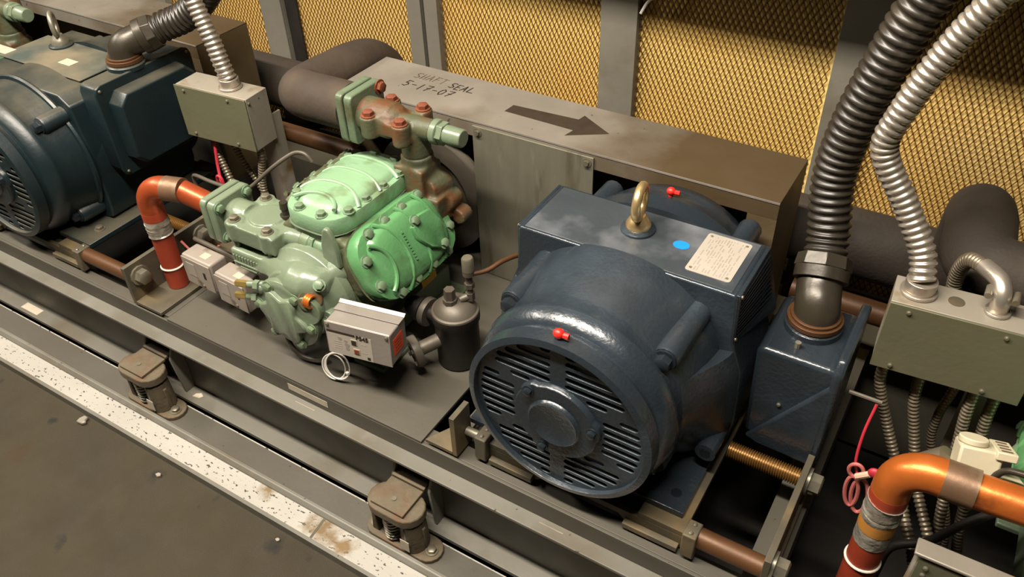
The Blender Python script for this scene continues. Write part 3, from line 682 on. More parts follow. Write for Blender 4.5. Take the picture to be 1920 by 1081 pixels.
# ================================================================== compressor (three banks of cylinders, crank along Y)
CX, CZ = -1.16, 0.437
comp = thing('compressor', (CX, 1.13, 0.262), 'green open-drive piston compressor with minty cylinder heads in the middle of the skid', 'compressor', 'green compressors along the skid')
def bank(angle):
    n = Vector((math.sin(angle), 0, math.cos(angle))); u = Vector((math.cos(angle), 0, -math.sin(angle)))
    return n, u
def head(angle, yc, m, extra):
    n, u = bank(angle); o = Vector((CX, yc, CZ))
    HL, HB = 0.145, 0.090
    def pt(y, uu, h): return o + Y * y + u * uu + n * h
    def st(a, b): # superellipse-ended outline
        out = []
        for k in range(44):
            t = 2 * PI * k / 44; c, s = math.cos(t), math.sin(t)
            q = (abs(c) ** 3.6 + abs(s) ** 3.6) ** (-1 / 3.6); out.append((a * q * c, b * q * s))
        return out
    hd = MB().loft([[pt(a, b, h) for a, b in st(HL * s, HB * s)] for s, h in ((0.985, 0.150), (1.0, 0.156), (1.0, 0.184), (0.985, 0.1885), (0.90, 0.190))]).build('cylinder_head', m, comp, ang=48)
    # raised centre with stepped ribs
    MB().loft([[pt(a, b, h) for a, b in st(HL * s - 0.004, HB * s)] for s, h in ((0.86, 0.188), (0.80, 0.199), (0.70, 0.2045), (0.4, 0.207))]).build('head_crown', m, comp, parent=hd, ang=50)
    rib = MB()
    for ra in (0.066, 0.116, 0.176, 0.232):
        lim = min(1.45, math.asin(min(1, 0.083 / ra)) if ra > 0.083 else 1.05); pth = []
        for k in range(25):
            w = -1 + k / 12; a = w * lim; uu = ra * math.sin(a)
            pth.append(pt(-0.146 + ra * math.cos(a), uu, 0.2060 - 0.017 * min(1, abs(uu) / 0.083) ** 4))
        rib.tube(pth, 0.0052, n=8)
    tag(rib.build('rib', m, comp, parent=hd), kind='stuff')
    bolts = []
    for yk in (-0.088, -0.032, 0.028, 0.086): bolts += [(yk, -0.074), (yk, 0.074)]
    bolts += [(-0.128, -0.030), (-0.128, 0.032), (0.128, -0.030), (0.128, 0.030)]
    rot = zrot(n)
    for yk, uk in bolts:
        place(BOLT_GREEN, 'bolt', comp, pt(yk, uk, 0.189), rot, parent=hd)
    # cylinder block below the head
    MB().loft([[pt(a, b, h) for a, b in st(HL * s, HB * s)] for s, h in ((0.97, 0.06), (0.98, 0.146), (1.02, 0.1495))]).build('cylinder_block', 'green' if angle == 0 else 'green_grimy', comp, ang=50)
    if extra:
        dia = [(-0.034, -0.030), (-0.004, -0.046), (0.036, -0.040), (0.052, -0.005), (0.036, 0.042), (0.014, 0.050), (-0.012, 0.034), (-0.036, -0.004)]
        pl_ = MB().loft([[pt(0.04 + a * s, b * s, h) for a, b in dia] for s, h in ((1, 0.207), (1, 0.2165), (0.94, 0.219))]).build('inspection_plate', m, comp, parent=hd, ang=40)
        for a, b in ((-0.020, -0.040), (0.024, 0.044)): place(BOLT_GREEN, 'bolt', comp, pt(0.04 + a, b, 0.2165), rot, parent=hd)
        m_ = MB()
        for k in range(10): m_.box(pt(-0.020, -0.035 + 0.0075 * k, 0.2085), (0.0045, 0.005, 0.004), Matrix.Rotation(angle, 3, 'Y'))
        tag(m_.build('cast_marks', m, comp, parent=hd), kind='stuff')
head(0.0, 1.140, 'mint', False)
head(math.radians(61), 1.128, 'emerald', True)
head(math.radians(-61), 1.195, 'green_grimy', False)

# crankcase
c = MB()
c.cyl((CX, 0.985, CZ), (CX, 1.30, CZ), 0.118, n=40)
c.b2(CX - 0.115, CX + 0.115, 0.985, 1.30, 0.300, 0.44)
for a in (0, 61, -61):
    n, u = bank(math.radians(a)); R = Matrix.Rotation(math.radians(a), 3, 'Y')
    c.box(Vector((CX, 1.14, CZ)) + n * 0.09, (0.15, 0.27, 0.11), R)
c.build('crankcase', 'green_grimy', comp, remesh=0.006, smooth=5)
for s in (-1, 1):
    f = MB().b2(CX + s * 0.135 - 0.045, CX + s * 0.135 + 0.045, 0.965, 1.06, 0.2625, 0.276).b2(CX + s * 0.135 - 0.045, CX + s * 0.135 + 0.045, 1.22, 1.315, 0.2625, 0.276)
    f.b2(CX + s * 0.125 - 0.018, CX + s * 0.125 + 0.010, 0.985, 1.30, 0.2762, 0.34)
    f.build('foot_rail', 'green', comp, bevel=0.003)
# front bearing housing and oil pump
fb = MB().lathe([(0.118, 0.0), (0.118, 0.022), (0.108, 0.032), (0.092, 0.05), (0.085, 0.072), (0.080, 0.075)], (CX, 0.986, CZ), -Y, n=40)
fb.cyl((CX + 0.04, 0.955, CZ + 0.015), (CX + 0.055, 0.89, CZ + 0.020), 0.036, n=20)
fbo = fb.build('bearing_housing', 'green_clean', comp, bevel=0.002)
pump = MB().lathe([(0.088, 0.0), (0.088, 0.014), (0.082, 0.018), (0.074, 0.019)], (CX - 0.012, 0.9095, CZ - 0.018), -Y, n=36)
pump.loft([[Vector((CX - 0.012 + q * s * math.cos(t), y, CZ - 0.018 + q * s * math.sin(t))) for q, t in [(0.060 + 0.010 * math.cos(6 * 2 * PI * k / 48 + 0.5), 2 * PI * k / 48) for k in range(48)]] for s, y in ((1.0, 0.891), (1.0, 0.880), (0.92, 0.877))])
pmp = pump.build('oil_pump_cover', 'green_clean', comp, ang=45, bevel=0.001)
for k in range(6):
    t = 2 * PI * k / 6 - 0.09
    place(BOLT_GREEN, 'bolt', comp, (CX - 0.012 + 0.076 * math.cos(t), 0.8905, CZ - 0.018 + 0.076 * math.sin(t)), zrot(-Y), parent=pmp)
m = MB().loft([[Vector((CX + 0.076 + a, y, CZ - 0.010 + b)) for a, b in rrect(0.028, 0.024, 0.012)] for y in (0.985, 0.925, 0.918)]).build('pump_lug', 'green_clean', comp, bevel=0.002)
place(BOLT_GREEN, 'bolt', comp, (CX + 0.079, 0.9175, CZ - 0.012), zrot(-Y), parent=m)
# two little oil valves on the left of the pump
for k, (dx, dz, L) in enumerate(((-0.072, 0.040, 0.062), (-0.088, 0.000, 0.060))):
    p0 = Vector((CX + dx, 0.893, CZ + dz)); d = Vector((-0.92, -0.25, -0.06)).normalized()
    v = MB().cyl(p0 + Vector((0.012, 0.012, 0)), p0 + d * L * 0.55, 0.0085, n=12).cyl(p0 + d * 0.004, p0 + d * 0.016, 0.0125, n=6).ell(p0 + Vector((-0.004, 0, -0.010)), (0.010, 0.010, 0.012)).build('oil_valve', 'green_clean', comp, ang=45)
    tag(MB().cyl(p0 + d * L * 0.55, p0 + d * L, 0.0088, n=6).cyl(p0 + d * L, p0 + d * (L + 0.003), 0.0088, 0.0065, n=6).build('valve_cap', 'brass', comp, parent=v), 'brass cap')
# sight port with copper coil
pd = Vector((0.55, -0.75, 0.35)).normalized(); pc = Vector((CX + 0.062, 0.905, CZ + 0.045))
sp_ = MB().cyl(pc - pd * 0.02, pc + pd * 0.004, 0.027, n=20).build('sight_port', 'valve_rust', comp, bevel=0.003)
cp_ = MB()
_, u_, v_ = orth(pd)
for k in range(3): cp_.torus(pc + pd * 0.006 + X * (0.006 * (k - 1)), X, 0.013, 0.0032, n=20, m=6)
tag(cp_.build('capillary_coil', 'copper_o', comp, parent=sp_), 'bright copper coil')
# rear bearing housing
rbm = MB().lathe([(0.118, 0.0), (0.130, 0.004), (0.130, 0.020), (0.110, 0.028), (0.070, 0.05), (0.04, 0.09)], (CX, 1.301, CZ), Y, n=36).build('rear_housing', 'green_grimy', comp)
for k in range(10):
    t = 2 * PI * k / 10 + 0.3
    m_ = MB().cyl((CX + 0.118 * math.cos(t), 1.300, CZ + 0.118 * math.sin(t)), (CX + 0.118 * math.cos(t), 1.327, CZ + 0.118 * math.sin(t)), 0.017, n=12).build('housing_lug', 'valve_rust', comp, parent=rbm, bevel=0.002)
    place(BOLT_GREEN if k not in (0, 9) else BOLT_RUST, 'bolt', comp, (CX + 0.118 * math.cos(t), 1.3275, CZ + 0.118 * math.sin(t)), zrot(Y), parent=rbm)
# lumpy rear right casting under the suction valve
m = MB().b2(-1.102, -1.022, 1.228, 1.305, 0.55, 0.645).cyl((-1.06, 1.268, 0.55), (-1.06, 1.268, 0.668), 0.038, n=20).cyl((-1.035, 1.25, 0.585), (-1.025, 1.315, 0.585), 0.034, n=16).cyl((-1.00, 1.275, 0.548), (-1.00, 1.32, 0.548), 0.024, n=14).b2(-1.06, -0.99, 1.235, 1.30, 0.505, 0.575).cyl((-0.978, 1.29, 0.505), (-0.978, 1.328, 0.505), 0.020, n=14)
m.build('suction_port', 'valve_rust', comp, remesh=0.004, smooth=2)

# discharge service valve, front left
VX, VY, VZ = -1.310, 1.015, 0.565
dv = MB().box((VX + 0.005, VY, VZ - 0.024), (0.150, 0.132, 0.044)).cyl((VX - 0.13, VY, VZ - 0.03), (VX - 0.05, VY, VZ - 0.03), 0.040, n=24).cyl((VX + 0.06, VY - 0.012, VZ - 0.024), (VX + 0.125, VY - 0.012, VZ - 0.016), 0.0215, n=20)
for dx in (-0.050, 0.052):
    for dy in (-0.050, 0.050): dv.cyl((VX + dx, VY + dy, VZ - 0.045), (VX + dx, VY + dy, VZ + 0.002), 0.0215, n=16)
dv.cyl((VX + 0.005, VY, VZ - 0.05), (VX + 0.005, VY, VZ + 0.004), 0.042, n=24)
dvo = dv.build('discharge_valve', 'green_clean', comp, remesh=0.003, smooth=2)
for dx in (-0.050, 0.052):
    for dy in (-0.050, 0.050): place(BOLT_STEEL, 'bolt', comp, (VX + dx, VY + dy, VZ + 0.0015), None, parent=dvo)
for x0, x1, w in ((-1.462, -1.443, 0.055), (-1.438, -1.415, 0.055)):
    MB().prism(rrect(0.058, 0.056, 0.014), (x0, VY, VZ - 0.030), Y, Z, X * (x1 - x0)).build('valve_flange', 'green_clean', comp, parent=dvo, bevel=0.003)
MB().prism(rrect(0.052, 0.050, 0.012), (-1.4432, VY, VZ - 0.030), Y, Z, X * 0.0055).build('flange_gasket', 'black_iron', comp, parent=dvo)
for dy, dz in ((-0.042, 0.040), (0.042, 0.040), (-0.042, -0.040)): place(BOLT_GREEN, 'bolt', comp, (-1.4148, VY + dy, VZ - 0.030 + dz), zrot(X), parent=dvo)
sx = VX + 0.125
cap = MB().lathe([(0.0235, 0.0), (0.0235, 0.022), (0.020, 0.026), (0.020, 0.030)], (sx, VY - 0.012, VZ - 0.016), X, n=18)
cap.cyl((sx + 0.022, VY - 0.012, VZ - 0.016), (sx + 0.036, VY - 0.012, VZ - 0.016), 0.0215, n=6).cyl((sx + 0.036, VY - 0.012, VZ - 0.016), (sx + 0.064, VY - 0.012, VZ - 0.016), 0.0155, 0.0145, n=16)
cap.build('stem_cap', 'green_bolt', comp, parent=dvo, bevel=0.0012)
g = MB().cyl((VX + 0.045, VY + 0.018, VZ), (VX + 0.045, VY + 0.018, VZ + 0.008), 0.0135, n=14).cyl((VX + 0.045, VY + 0.018, VZ + 0.008), (VX + 0.045, VY + 0.018, VZ + 0.024), 0.0085, n=8).cyl((VX + 0.045, VY + 0.018, VZ + 0.024), (VX + 0.045, VY + 0.018, VZ + 0.040), 0.0105, 0.0095, n=12)
tag(g.build('gauge_plug', 'fitting_dark', comp, parent=dvo), 'brown gauge plug')
# manifold under it: ribbed pad, then a smooth swollen duct running right
mf = MB().box((-1.315, 1.01, 0.470), (0.125, 0.135, 0.055)).b2(-1.36, -1.30, 0.97, 1.06, 0.44, 0.475)
mf.loft([[Vector((x, y + r * math.cos(2 * PI * k / 20), z + r * h * math.sin(2 * PI * k / 20))) for k in range(20)] for x, y, z, r, h in ((-1.30, 0.985, 0.468, 0.045, 0.72), (-1.25, 0.978, 0.478, 0.050, 0.72), (-1.205, 0.958, 0.484, 0.050, 0.84), (-1.16, 0.945, 0.492, 0.054, 0.86), (-1.12, 0.942, 0.496, 0.050, 0.86), (-1.09, 0.950, 0.496, 0.038, 0.88), (-1.075, 0.96, 0.497, 0.022, 0.9))])
mf.cyl((-1.11, 0.960, 0.498), (-1.08, 1.03, 0.51), 0.036, n=20)
mfo = mf.build('discharge_manifold', 'green_clean', comp, remesh=0.004, smooth=6)
m = MB()
for k in range(12): m.box((-1.366 + 0.0092 * k, 0.9415, 0.478), (0.0042, 0.003, 0.011))
m.b2(-1.370, -1.26, 0.9395, 0.9428, 0.462, 0.4645).b2(-1.352, -1.30, 0.9395, 0.9428, 0.452, 0.4545)
tag(m.build('cast_ribs', 'green_clean', comp, parent=mfo), kind='stuff')
for dx in (-0.055, 0.055):
    m = MB().cyl((VX + dx, 0.960, 0.497), (VX + dx, 0.960, 0.523), 0.0085, n=10).build('pillar', 'green_clean', comp, parent=mfo)
MB().box((VX, 1.015, 0.507), (0.075, 0.075, 0.024)).build('manifold_neck', 'green_grimy', comp, parent=mfo, bevel=0.004)
place(BOLT_GREEN, 'bolt', comp, (-1.082, 0.925, 0.515), zrot((0.4, -0.6, 0.7)), parent=mfo)
# lifting lug in front of the middle head
m = MB().loft([[Vector((-1.090 + a * 1.1, 0.978 + 0.013 * k_, 0.548 + b * 1.05)) for a, b in [(-0.022, -0.02), (0.022, -0.02), (0.020, 0.028), (0.011, 0.062), (0.005, 0.072), (-0.005, 0.072), (-0.011, 0.062), (-0.020, 0.028)]] for k_ in (0, 1)])
m.build('lifting_lug', 'green_clean', comp, bevel=0.004, seg=3)

# suction service valve, rear
SX, SY, SZ = -1.115, 1.268, 0.755
sv = MB().box((SX, SY, SZ - 0.024), (0.115, 0.085, 0.034)).ell((SX - 0.015, SY, SZ - 0.014), (0.048, 0.045, 0.032)).cyl((SX - 0.085, SY, SZ - 0.022), (SX, SY, SZ - 0.022), 0.042, n=24).cyl((SX + 0.03, SY, SZ - 0.022), (-1.003, SY, SZ - 0.018), 0.025, n=20).cyl((SX + 0.055, SY, SZ - 0.03), (SX + 0.055, SY, 0.665), 0.034, n=20)
for dx in (-0.036, 0.052):
    for dy in (-0.042, 0.042): sv.cyl((SX + dx, SY + dy, SZ - 0.048), (SX + dx, SY + dy, SZ + 0.002), 0.021, n=16)
svo = sv.build('suction_valve', 'valve_rust', comp, remesh=0.0035, smooth=4)
for dx in (-0.036, 0.052):
    for dy in (-0.042, 0.042): place(BOLT_RUST, 'bolt', comp, (SX + dx, SY + dy, SZ + 0.002), None, parent=svo)
for x0, x1 in ((-1.238, -1.219), (-1.213, -1.192)):
    MB().prism(rrect(0.058, 0.060, 0.014), (x0, SY + 0.008, SZ - 0.022), Y, Z, X * (x1 - x0)).build('valve_flange', 'green', comp, parent=svo, bevel=0.003)
MB().prism(rrect(0.052, 0.054, 0.012), (-1.219, SY + 0.008, SZ - 0.022), Y, Z, X * 0.006).build('flange_gasket', 'black_iron', comp, parent=svo)
place(BOLT_RUST, 'bolt', comp, (-1.1918, SY + 0.052, SZ + 0.022), zrot(X), parent=svo)
m = MB().lathe([(0.0285, 0.0), (0.0285, 0.014), (0.024, 0.017)], (-1.003, SY, SZ - 0.018), X, n=20).cyl((-0.990, SY, SZ - 0.018), (-0.972, SY, SZ - 0.018), 0.0265, n=6).lathe([(0.0215, 0.0), (0.0205, 0.042), (0.0185, 0.045)], (-0.972, SY, SZ - 0.018), X, n=20)
tag(m.build('stem_cap', 'green_clean', comp, parent=svo, bevel=0.001), 'clean pale green cap')
# small yellow sticker low on the right bank
m = MB().box((-0.985, 1.168, 0.408), (0.001, 0.055, 0.032), Matrix.Rotation(math.radians(-8), 3, 'Y')).build('sticker', 'yellow_label', comp)
tag(m, 'small yellow sticker with black marks')
m_ = MB()
for a, b, cc, d in ((-0.018, -0.008, 0.010, 0.004), (-0.004, -0.008, 0.010, 0.004), (0.010, -0.008, 0.012, 0.004), (-0.014, 0.004, 0.02, 0.004)): m_.box((-0.9842, 1.168 + a + cc / 2 - 0.002, 0.408 + b), (0.0012, cc, d), Matrix.Rotation(math.radians(-8), 3, 'Y'))
tag(m_.build('sticker_print', 'ink', comp, parent=m), kind='stuff')

# neighbours, mostly outside the frame
dup(comp, comp.location + Vector((-1.54, 0, 0)), 'green compressor beyond the older motor, only its valve cap in view at top left')
rc = dup(comp, comp.location + Vector((1.600, 0, 0)), 'green compressor at the right edge, partly behind a bent copper pipe')
for k in list(bpy.data.objects):
    if k.parent == rc and k.name.startswith(('discharge_valve', 'discharge_manifold', 'lifting_lug')): k.location.x += 0.17
    if k.parent == rc and k.name.startswith('cylinder_head') and k.data.materials[0] == M['green_grimy']:   # this one's left bank is freshly painted
        k.data = k.data.copy(); k.data.materials[0] = M['emerald']
        for q in kids(k):
            if q.data.materials[0] == M['green_grimy']: q.data = q.data.copy(); q.data.materials[0] = M['emerald']

# flywheel inside the belt guard
fw = thing('flywheel', (-1.16, 1.42, 0.437), 'dark grooved flywheel half hidden in the belt guard', 'flywheel')
prof = [(0.04, -0.02), (0.11, -0.012), (0.115, -0.025), (0.168, -0.025)]
for k in range(3): prof += [(0.168, -0.020 + 0.024 * k), (0.155, -0.014 + 0.024 * k), (0.155, -0.010 + 0.024 * k), (0.168, -0.003 + 0.024 * k)]
prof += [(0.168, 0.055), (0.115, 0.055), (0.11, 0.03), (0.04, 0.04)]
MB().lathe(prof, (-1.16, 1.452, 0.437), Y, n=56).build('rim', 'iron_grey', fw)
MB().cyl((-1.16, 1.395, 0.437), (-1.16, 1.50, 0.437), 0.042, n=24).build('hub', 'iron_grey', fw)

# ================================================================== belt guards
def guard(x0, x1, label, main):
    r = thing('belt_guard', ((x0 + x1) / 2, 1.5, 0.25), label, 'guard', 'sheet-metal belt guards')
    zt, y0, y1 = 0.700, 1.405, 1.597
    top = MB().b2(x0, x1, y0, y1, zt - 0.003, zt).build('top_sheet', 'galv', r, bevel=0.001)
    MB().b2(x0, x1, y0, y0 + 0.003, zt - 0.040, zt - 0.0032).build('front_lip', 'galv', r, bevel=0.0005)
    MB().b2(x0, x1, y0 - 0.0012, y0 + 0.0004, zt - 0.0035, zt + 0.0004).build('bright_edge', 'alu_box', r, parent=top)  # worn edge, its white highlight line put in as a pale strip
    MB().b2(x0, x1, y1 - 0.003, y1, 0.264, zt - 0.0032).build('back_sheet', 'galv_end', r)
    MB().b2(x1 - 0.003, x1, y0 + 0.0032, y1 - 0.0032, 0.264, zt - 0.0032).build('end_sheet', 'galv_end', r)
    MB().b2(x0, x0 + 0.003, y0 + 0.0032, y1 - 0.0032, 0.264, zt - 0.0032).build('end_sheet', 'galv_end', r)
    MB().b2(x1 - 0.060, x1, y0, y0 + 0.003, 0.264, zt - 0.0402).build('front_strip', 'galv_end', r)
    return r, top
gd, gtop = guard(-1.401, -0.278, 'long galvanised belt guard with a painted black arrow and pen writing on top', True)
pn = MB().b2(-0.997, -0.682, 1.400, 1.4045, 0.264, 0.690).build('front_panel', 'galv_panel', gd, bevel=0.0008)
for xx in (-0.982, -0.697): place(SCREW_BIG, 'screw', gd, (xx, 1.400, 0.676), zrot(-Y), parent=pn)
arrow = [(-0.957, 1.480), (-0.771, 1.474), (-0.777, 1.444), (-0.692, 1.497), (-0.780, 1.548), (-0.784, 1.525), (-0.954, 1.516)]
tag(MB().prism([(a, b) for a, b in arrow], (0, 0, 0.7001), X, Y, Z * 0.0003).build('painted_arrow', 'arrow', gd, parent=gtop), 'black arrow pointing right')
# felt-pen writing
GL = {'S': [[(1, .9), (.7, 1), (.25, .95), (.1, .75), (.3, .55), (.75, .45), (.9, .25), (.6, .02), (.05, .1)]], 'H': [[(.1, 1), (.1, 0)], [(.85, 1), (.85, 0)], [(.1, .5), (.85, .5)]],
      'A': [[(0, 0), (.45, 1), (.9, 0)], [(.18, .38), (.75, .38)]], 'F': [[(.9, 1), (.1, 1), (.1, 0)], [(.1, .55), (.7, .55)]], 'T': [[(0, 1), (1, 1)], [(.5, 1), (.5, 0)]],
      'E': [[(.9, 1), (.1, 1), (.1, 0), (.95, 0)], [(.1, .52), (.75, .52)]], 'L': [[(.1, 1), (.1, 0), (1.25, .02)]],
      '5': [[(.95, 1), (.2, 1), (.15, .58), (.6, .6), (.9, .35), (.6, .02), (.1, .08)]], '-': [[(.2, .45), (.85, .5)]], '1': [[(.5, 1), (.5, 0)]],
      '7': [[(.05, .95), (.95, 1), (.4, 0)], [(.3, .5), (.85, .5)]], '0': [[(.5, 1), (.15, .8), (.1, .3), (.45, 0), (.85, .2), (.9, .75), (.5, 1)]]}
def write(txt, o, u, v, w, h, adv, pen, m):
    mb = MB(); u = Vector(u); v = Vector(v); o = Vector(o)
    for k, ch in enumerate(txt):
        if ch in GL:
            q = random.uniform(-0.06, 0.06)
            strokes(mb, [[(w * a + h * b * 0.12, h * (b + q)) for a, b in ln] for ln in GL[ch]], o + u * adv * k, u, v, pen, Z)
    return tag(mb.build('pen_writing', m, gd, parent=gtop), kind='stuff')
random.seed(5)
tag(write('SHAFT', (-1.262, 1.528, 0.7006), (1, -0.015, 0), (0, 1, 0), 0.0145, 0.027, 0.0195, 0.0024, 'ink_soft'), 'faded pen writing SHAFT')
tag(write('SEAL', (-1.150, 1.520, 0.7006), (1, -0.012, 0), (0, 1, 0), 0.0135, 0.026, 0.0185, 0.0030, 'ink'), 'pen writing SEAL')
tag(write('5-17-07', (-1.262, 1.478, 0.7006), (1, -0.01, 0), (0, 1, 0), 0.0155, 0.029, 0.0215, 0.0030, 'ink'), 'pen writing 5-17-07')
g2, g2top = guard(-3.05, -1.924, 'galvanised belt guard behind the older motor at the top left corner', False)

# ================================================================== pipes
hp = tag(MB().tube([(-5.0, 1.735, 0.44), (3.0, 1.735, 0.44)], 0.080, n=32).build('insulated_header_pipe', 'insul_dark'), 'thick dark foam-covered pipe running along the foot of the wall', 'pipe')
sp1 = tag(MB().tube(spline([(-1.2415, 1.276, 0.733), (-1.31, 1.278, 0.731), (-1.40, 1.290, 0.722), (-1.447, 1.325, 0.708), (-1.463, 1.385, 0.700), (-1.464, 1.45, 0.697), (-1.464, 1.53, 0.692), (-1.464, 1.60, 0.675), (-1.464, 1.655, 0.63), (-1.464, 1.675, 0.57), (-1.464, 1.690, 0.525)], 0.012), 0.0575, n=28).build('insulated_suction_pipe', 'insul'), 'brown foam-covered suction pipe bending back beside the belt guard', 'pipe', 'foam-covered suction pipes')
sp2 = tag(MB().tube(spline([(0.3590, 1.276, 0.733), (0.340, 1.276, 0.733), (0.310, 1.278, 0.732), (0.270, 1.305, 0.723), (0.225, 1.375, 0.697), (0.17, 1.415, 0.672), (0.100, 1.428, 0.670), (0.074, 1.465, 0.672), (0.070, 1.52, 0.672), (0.066, 1.58, 0.668), (0.062, 1.650, 0.64), (0.060, 1.685, 0.58), (0.060, 1.700, 0.525)], 0.012), 0.0625, n=28).build('insulated_suction_pipe', 'insul_dark'), 'black foam-covered suction pipe rising behind the right grey box', 'pipe', 'foam-covered suction pipes')

def copper_pipe(label, pe, pf, zend, mats, r=0.0285, dz=0.0):
    """pe: corner of the bend (x, y, z); pf: end at the flange"""
    xe, ye, z = pe
    t = thing('copper_pipe', (xe, ye, zend), label, 'pipe', 'bent copper discharge pipes')
    R = 0.052
    u = Vector((pf[0] - xe, pf[1] - ye, 0)).normalized()
    A = lambda s, h: Vector((xe + u.x * s, ye + u.y * s, h))
    MB().tube([pf, Vector(pf) + Vector((-0.012, -0.0, 0))] + spline([Vector(pf) + Vector((-0.02, u.y * -0.01, 0)), A(R + 0.05, z)], 0.02), r, n=24).build('pipe_run', mats[0], t)
    arc = [A(R - R * math.sin(a), z - R + R * math.cos(a)) for a in [PI / 2 * k / 10 for k in range(11)]]
    MB().tube([A(R + 0.012, z)] + arc + [A(0, z - R - 0.02)], r + 0.002, n=24).build('elbow', mats[0], t)
    MB().tube([A(R + 0.008, z), A(R + 0.055, z + dz * 0.1)], r + 0.0034, n=24).build('soldered_joint', 'copper_joint', t)
    MB().tube([A(0, z - R - 0.018), A(0, z - R - 0.040)], r + 0.0022, n=24).build('elbow_socket', mats[1], t)
    rr = [r + 0.0028 + random.uniform(-0.0012, 0.0014) for _ in range(12)]
    MB().tube([A(random.uniform(-0.0006, 0.0006), z - R - 0.040 - 0.0042 * k) for k in range(12)], lambda i: rr[i], n=24).build('foil_band', 'foil', t)
    MB().tube([A(0, z - R - 0.084), A(0, zend)], r, n=24).build('pipe_leg', mats[1], t)
    return t
cl = copper_pipe('red copper discharge pipe bent down left of the green compressor', (-1.655, 0.957, 0.572), (-1.4635, 1.015, 0.535), 0.2735, ('copper', 'copper_red'), r=0.0270)
MB().torus((-1.655, 0.957, 0.335), Z, 0.0275, 0.0028, n=28, m=8).build('pipe_ring', 'white_ring', cl)
cr = copper_pipe('orange copper discharge pipe bent down at the lower right corner', (0.066, 1.015, 0.548), (0.3065, 1.015, 0.555), 0.02, ('copper_o', 'copper_red'), dz=0.012)
MB().tube([(0.066, 1.015, 0.412), (0.066, 1.015, 0.382)], 0.0306, n=24).build('tape_band', 'tape_brown', cr)
MB().tube([(0.066, 1.015, 0.381), (0.066, 1.015, 0.345)], 0.0300, n=24).build('foil_band', 'foil', cr)
MB().torus((0.066, 1.015, 0.285), Z, 0.029, 0.003, n=28, m=8).build('pipe_ring', 'white_ring', cr)
tag(MB().tube(spline([(-1.82, 1.372, 0.532), (-1.5, 1.372, 0.535), (-1.335, 1.372, 0.535)], 0.03), 0.0235, n=20).build('copper_pipe', 'copper_brown'), 'dull brown copper pipe passing behind the left grey box', 'pipe', 'brown copper pipes at the back')
tag(MB().tube([(-0.235, 1.500, 0.440), (0.9, 1.500, 0.440)], 0.026, n=20).build('copper_pipe', 'copper_brown'), 'dull brown copper pipe passing behind the right grey box', 'pipe', 'brown copper pipes at the back')

# ================================================================== flexible conduits
def ribbed(pts, r, pitch, amp, m, name, n=16, round_=True):
    p = spline(pts, pitch / 6)
    f = (lambda i: r + amp * (math.sin(2 * PI * i / 6)))
    if not round_: f = (lambda i: r + amp * (1 if i % 6 in (0, 1, 2, 3) else -1))
    return MB().tube(p, f, n=n)
bh = thing('black_flex_hose', (-0.142, 1.235, 0.60), 'thick black ribbed hose rising from the dark blue motor terminal box', 'hose')
ribbed([(-0.160, 1.305, 0.668), (-0.170, 1.335, 0.715), (-0.187, 1.358, 0.815), (-0.180, 1.362, 0.905), (-0.160, 1.360, 1.00), (-0.122, 1.355, 1.14), (-0.06, 1.34, 1.29), (0.02, 1.32, 1.45)], 0.0365, 0.0165, 0.0026, 'flex_black', '', 22).build('hose', 'flex_black', bh, ang=70)
def elbow90(root, p0, p1, d1, r, m, parts=True):
    """swept elbow from vertical at p0 into direction d1 ending at p1"""
    p0, p1, d1 = Vector(p0), Vector(p1), Vector(d1).normalized()
    L = (p1 - p0).length * 0.55
    pts = []
    for k in range(13):
        t = k / 12; a, b, c, d = p0, p0 + Z * L, p1 - d1 * L, p1
        pts.append(a * (1 - t) ** 3 + b * 3 * t * (1 - t) ** 2 + c * 3 * t * t * (1 - t) + d * t ** 3)
    e = MB().tube(pts, r, n=24).build('elbow', m, root)
    MB().cyl(p1 - d1 * 0.004, p1 + d1 * 0.018, r * 1.22, n=24).cyl(p1 + d1 * 0.018, p1 + d1 * 0.042, r * 1.28, r * 1.2, n=8).build('gland_nut', m, root, bevel=0.0012)
    q = MB().cyl(p0 - Z * 0.006, p0 + Z * 0.004, r * 1.25, n=28).cyl(p0 + Z * 0.0045, p0 + Z * 0.010, r * 1.12, n=28).build('lock_ring', 'copper_brown', root, bevel=0.0008)
    return e
elbow90(bh, (-0.142, 1.235, 0.596), (-0.155, 1.278, 0.650), (-0.12, 0.62, 0.62), 0.040, 'fitting_dark')
oh = thing('black_flex_hose', (-1.965, 1.19, 0.73), 'dusty black ribbed hose leaving the older teal motor terminal box', 'hose')
ribbed([(-1.893, 1.275, 0.797), (-1.87, 1.296, 0.808), (-1.82, 1.32, 0.83), (-1.76, 1.335, 0.875), (-1.69, 1.34, 0.95), (-1.62, 1.34, 1.06), (-1.56, 1.34, 1.2)], 0.0365, 0.0165, 0.0026, 'flex_black', '', 22).build('hose', 'flex_black', oh, ang=70)
elbow90(oh, (-1.950, 1.20, 0.7385), (-1.918, 1.247, 0.785), (0.55, 0.60, 0.25), 0.037, 'fitting_dark')

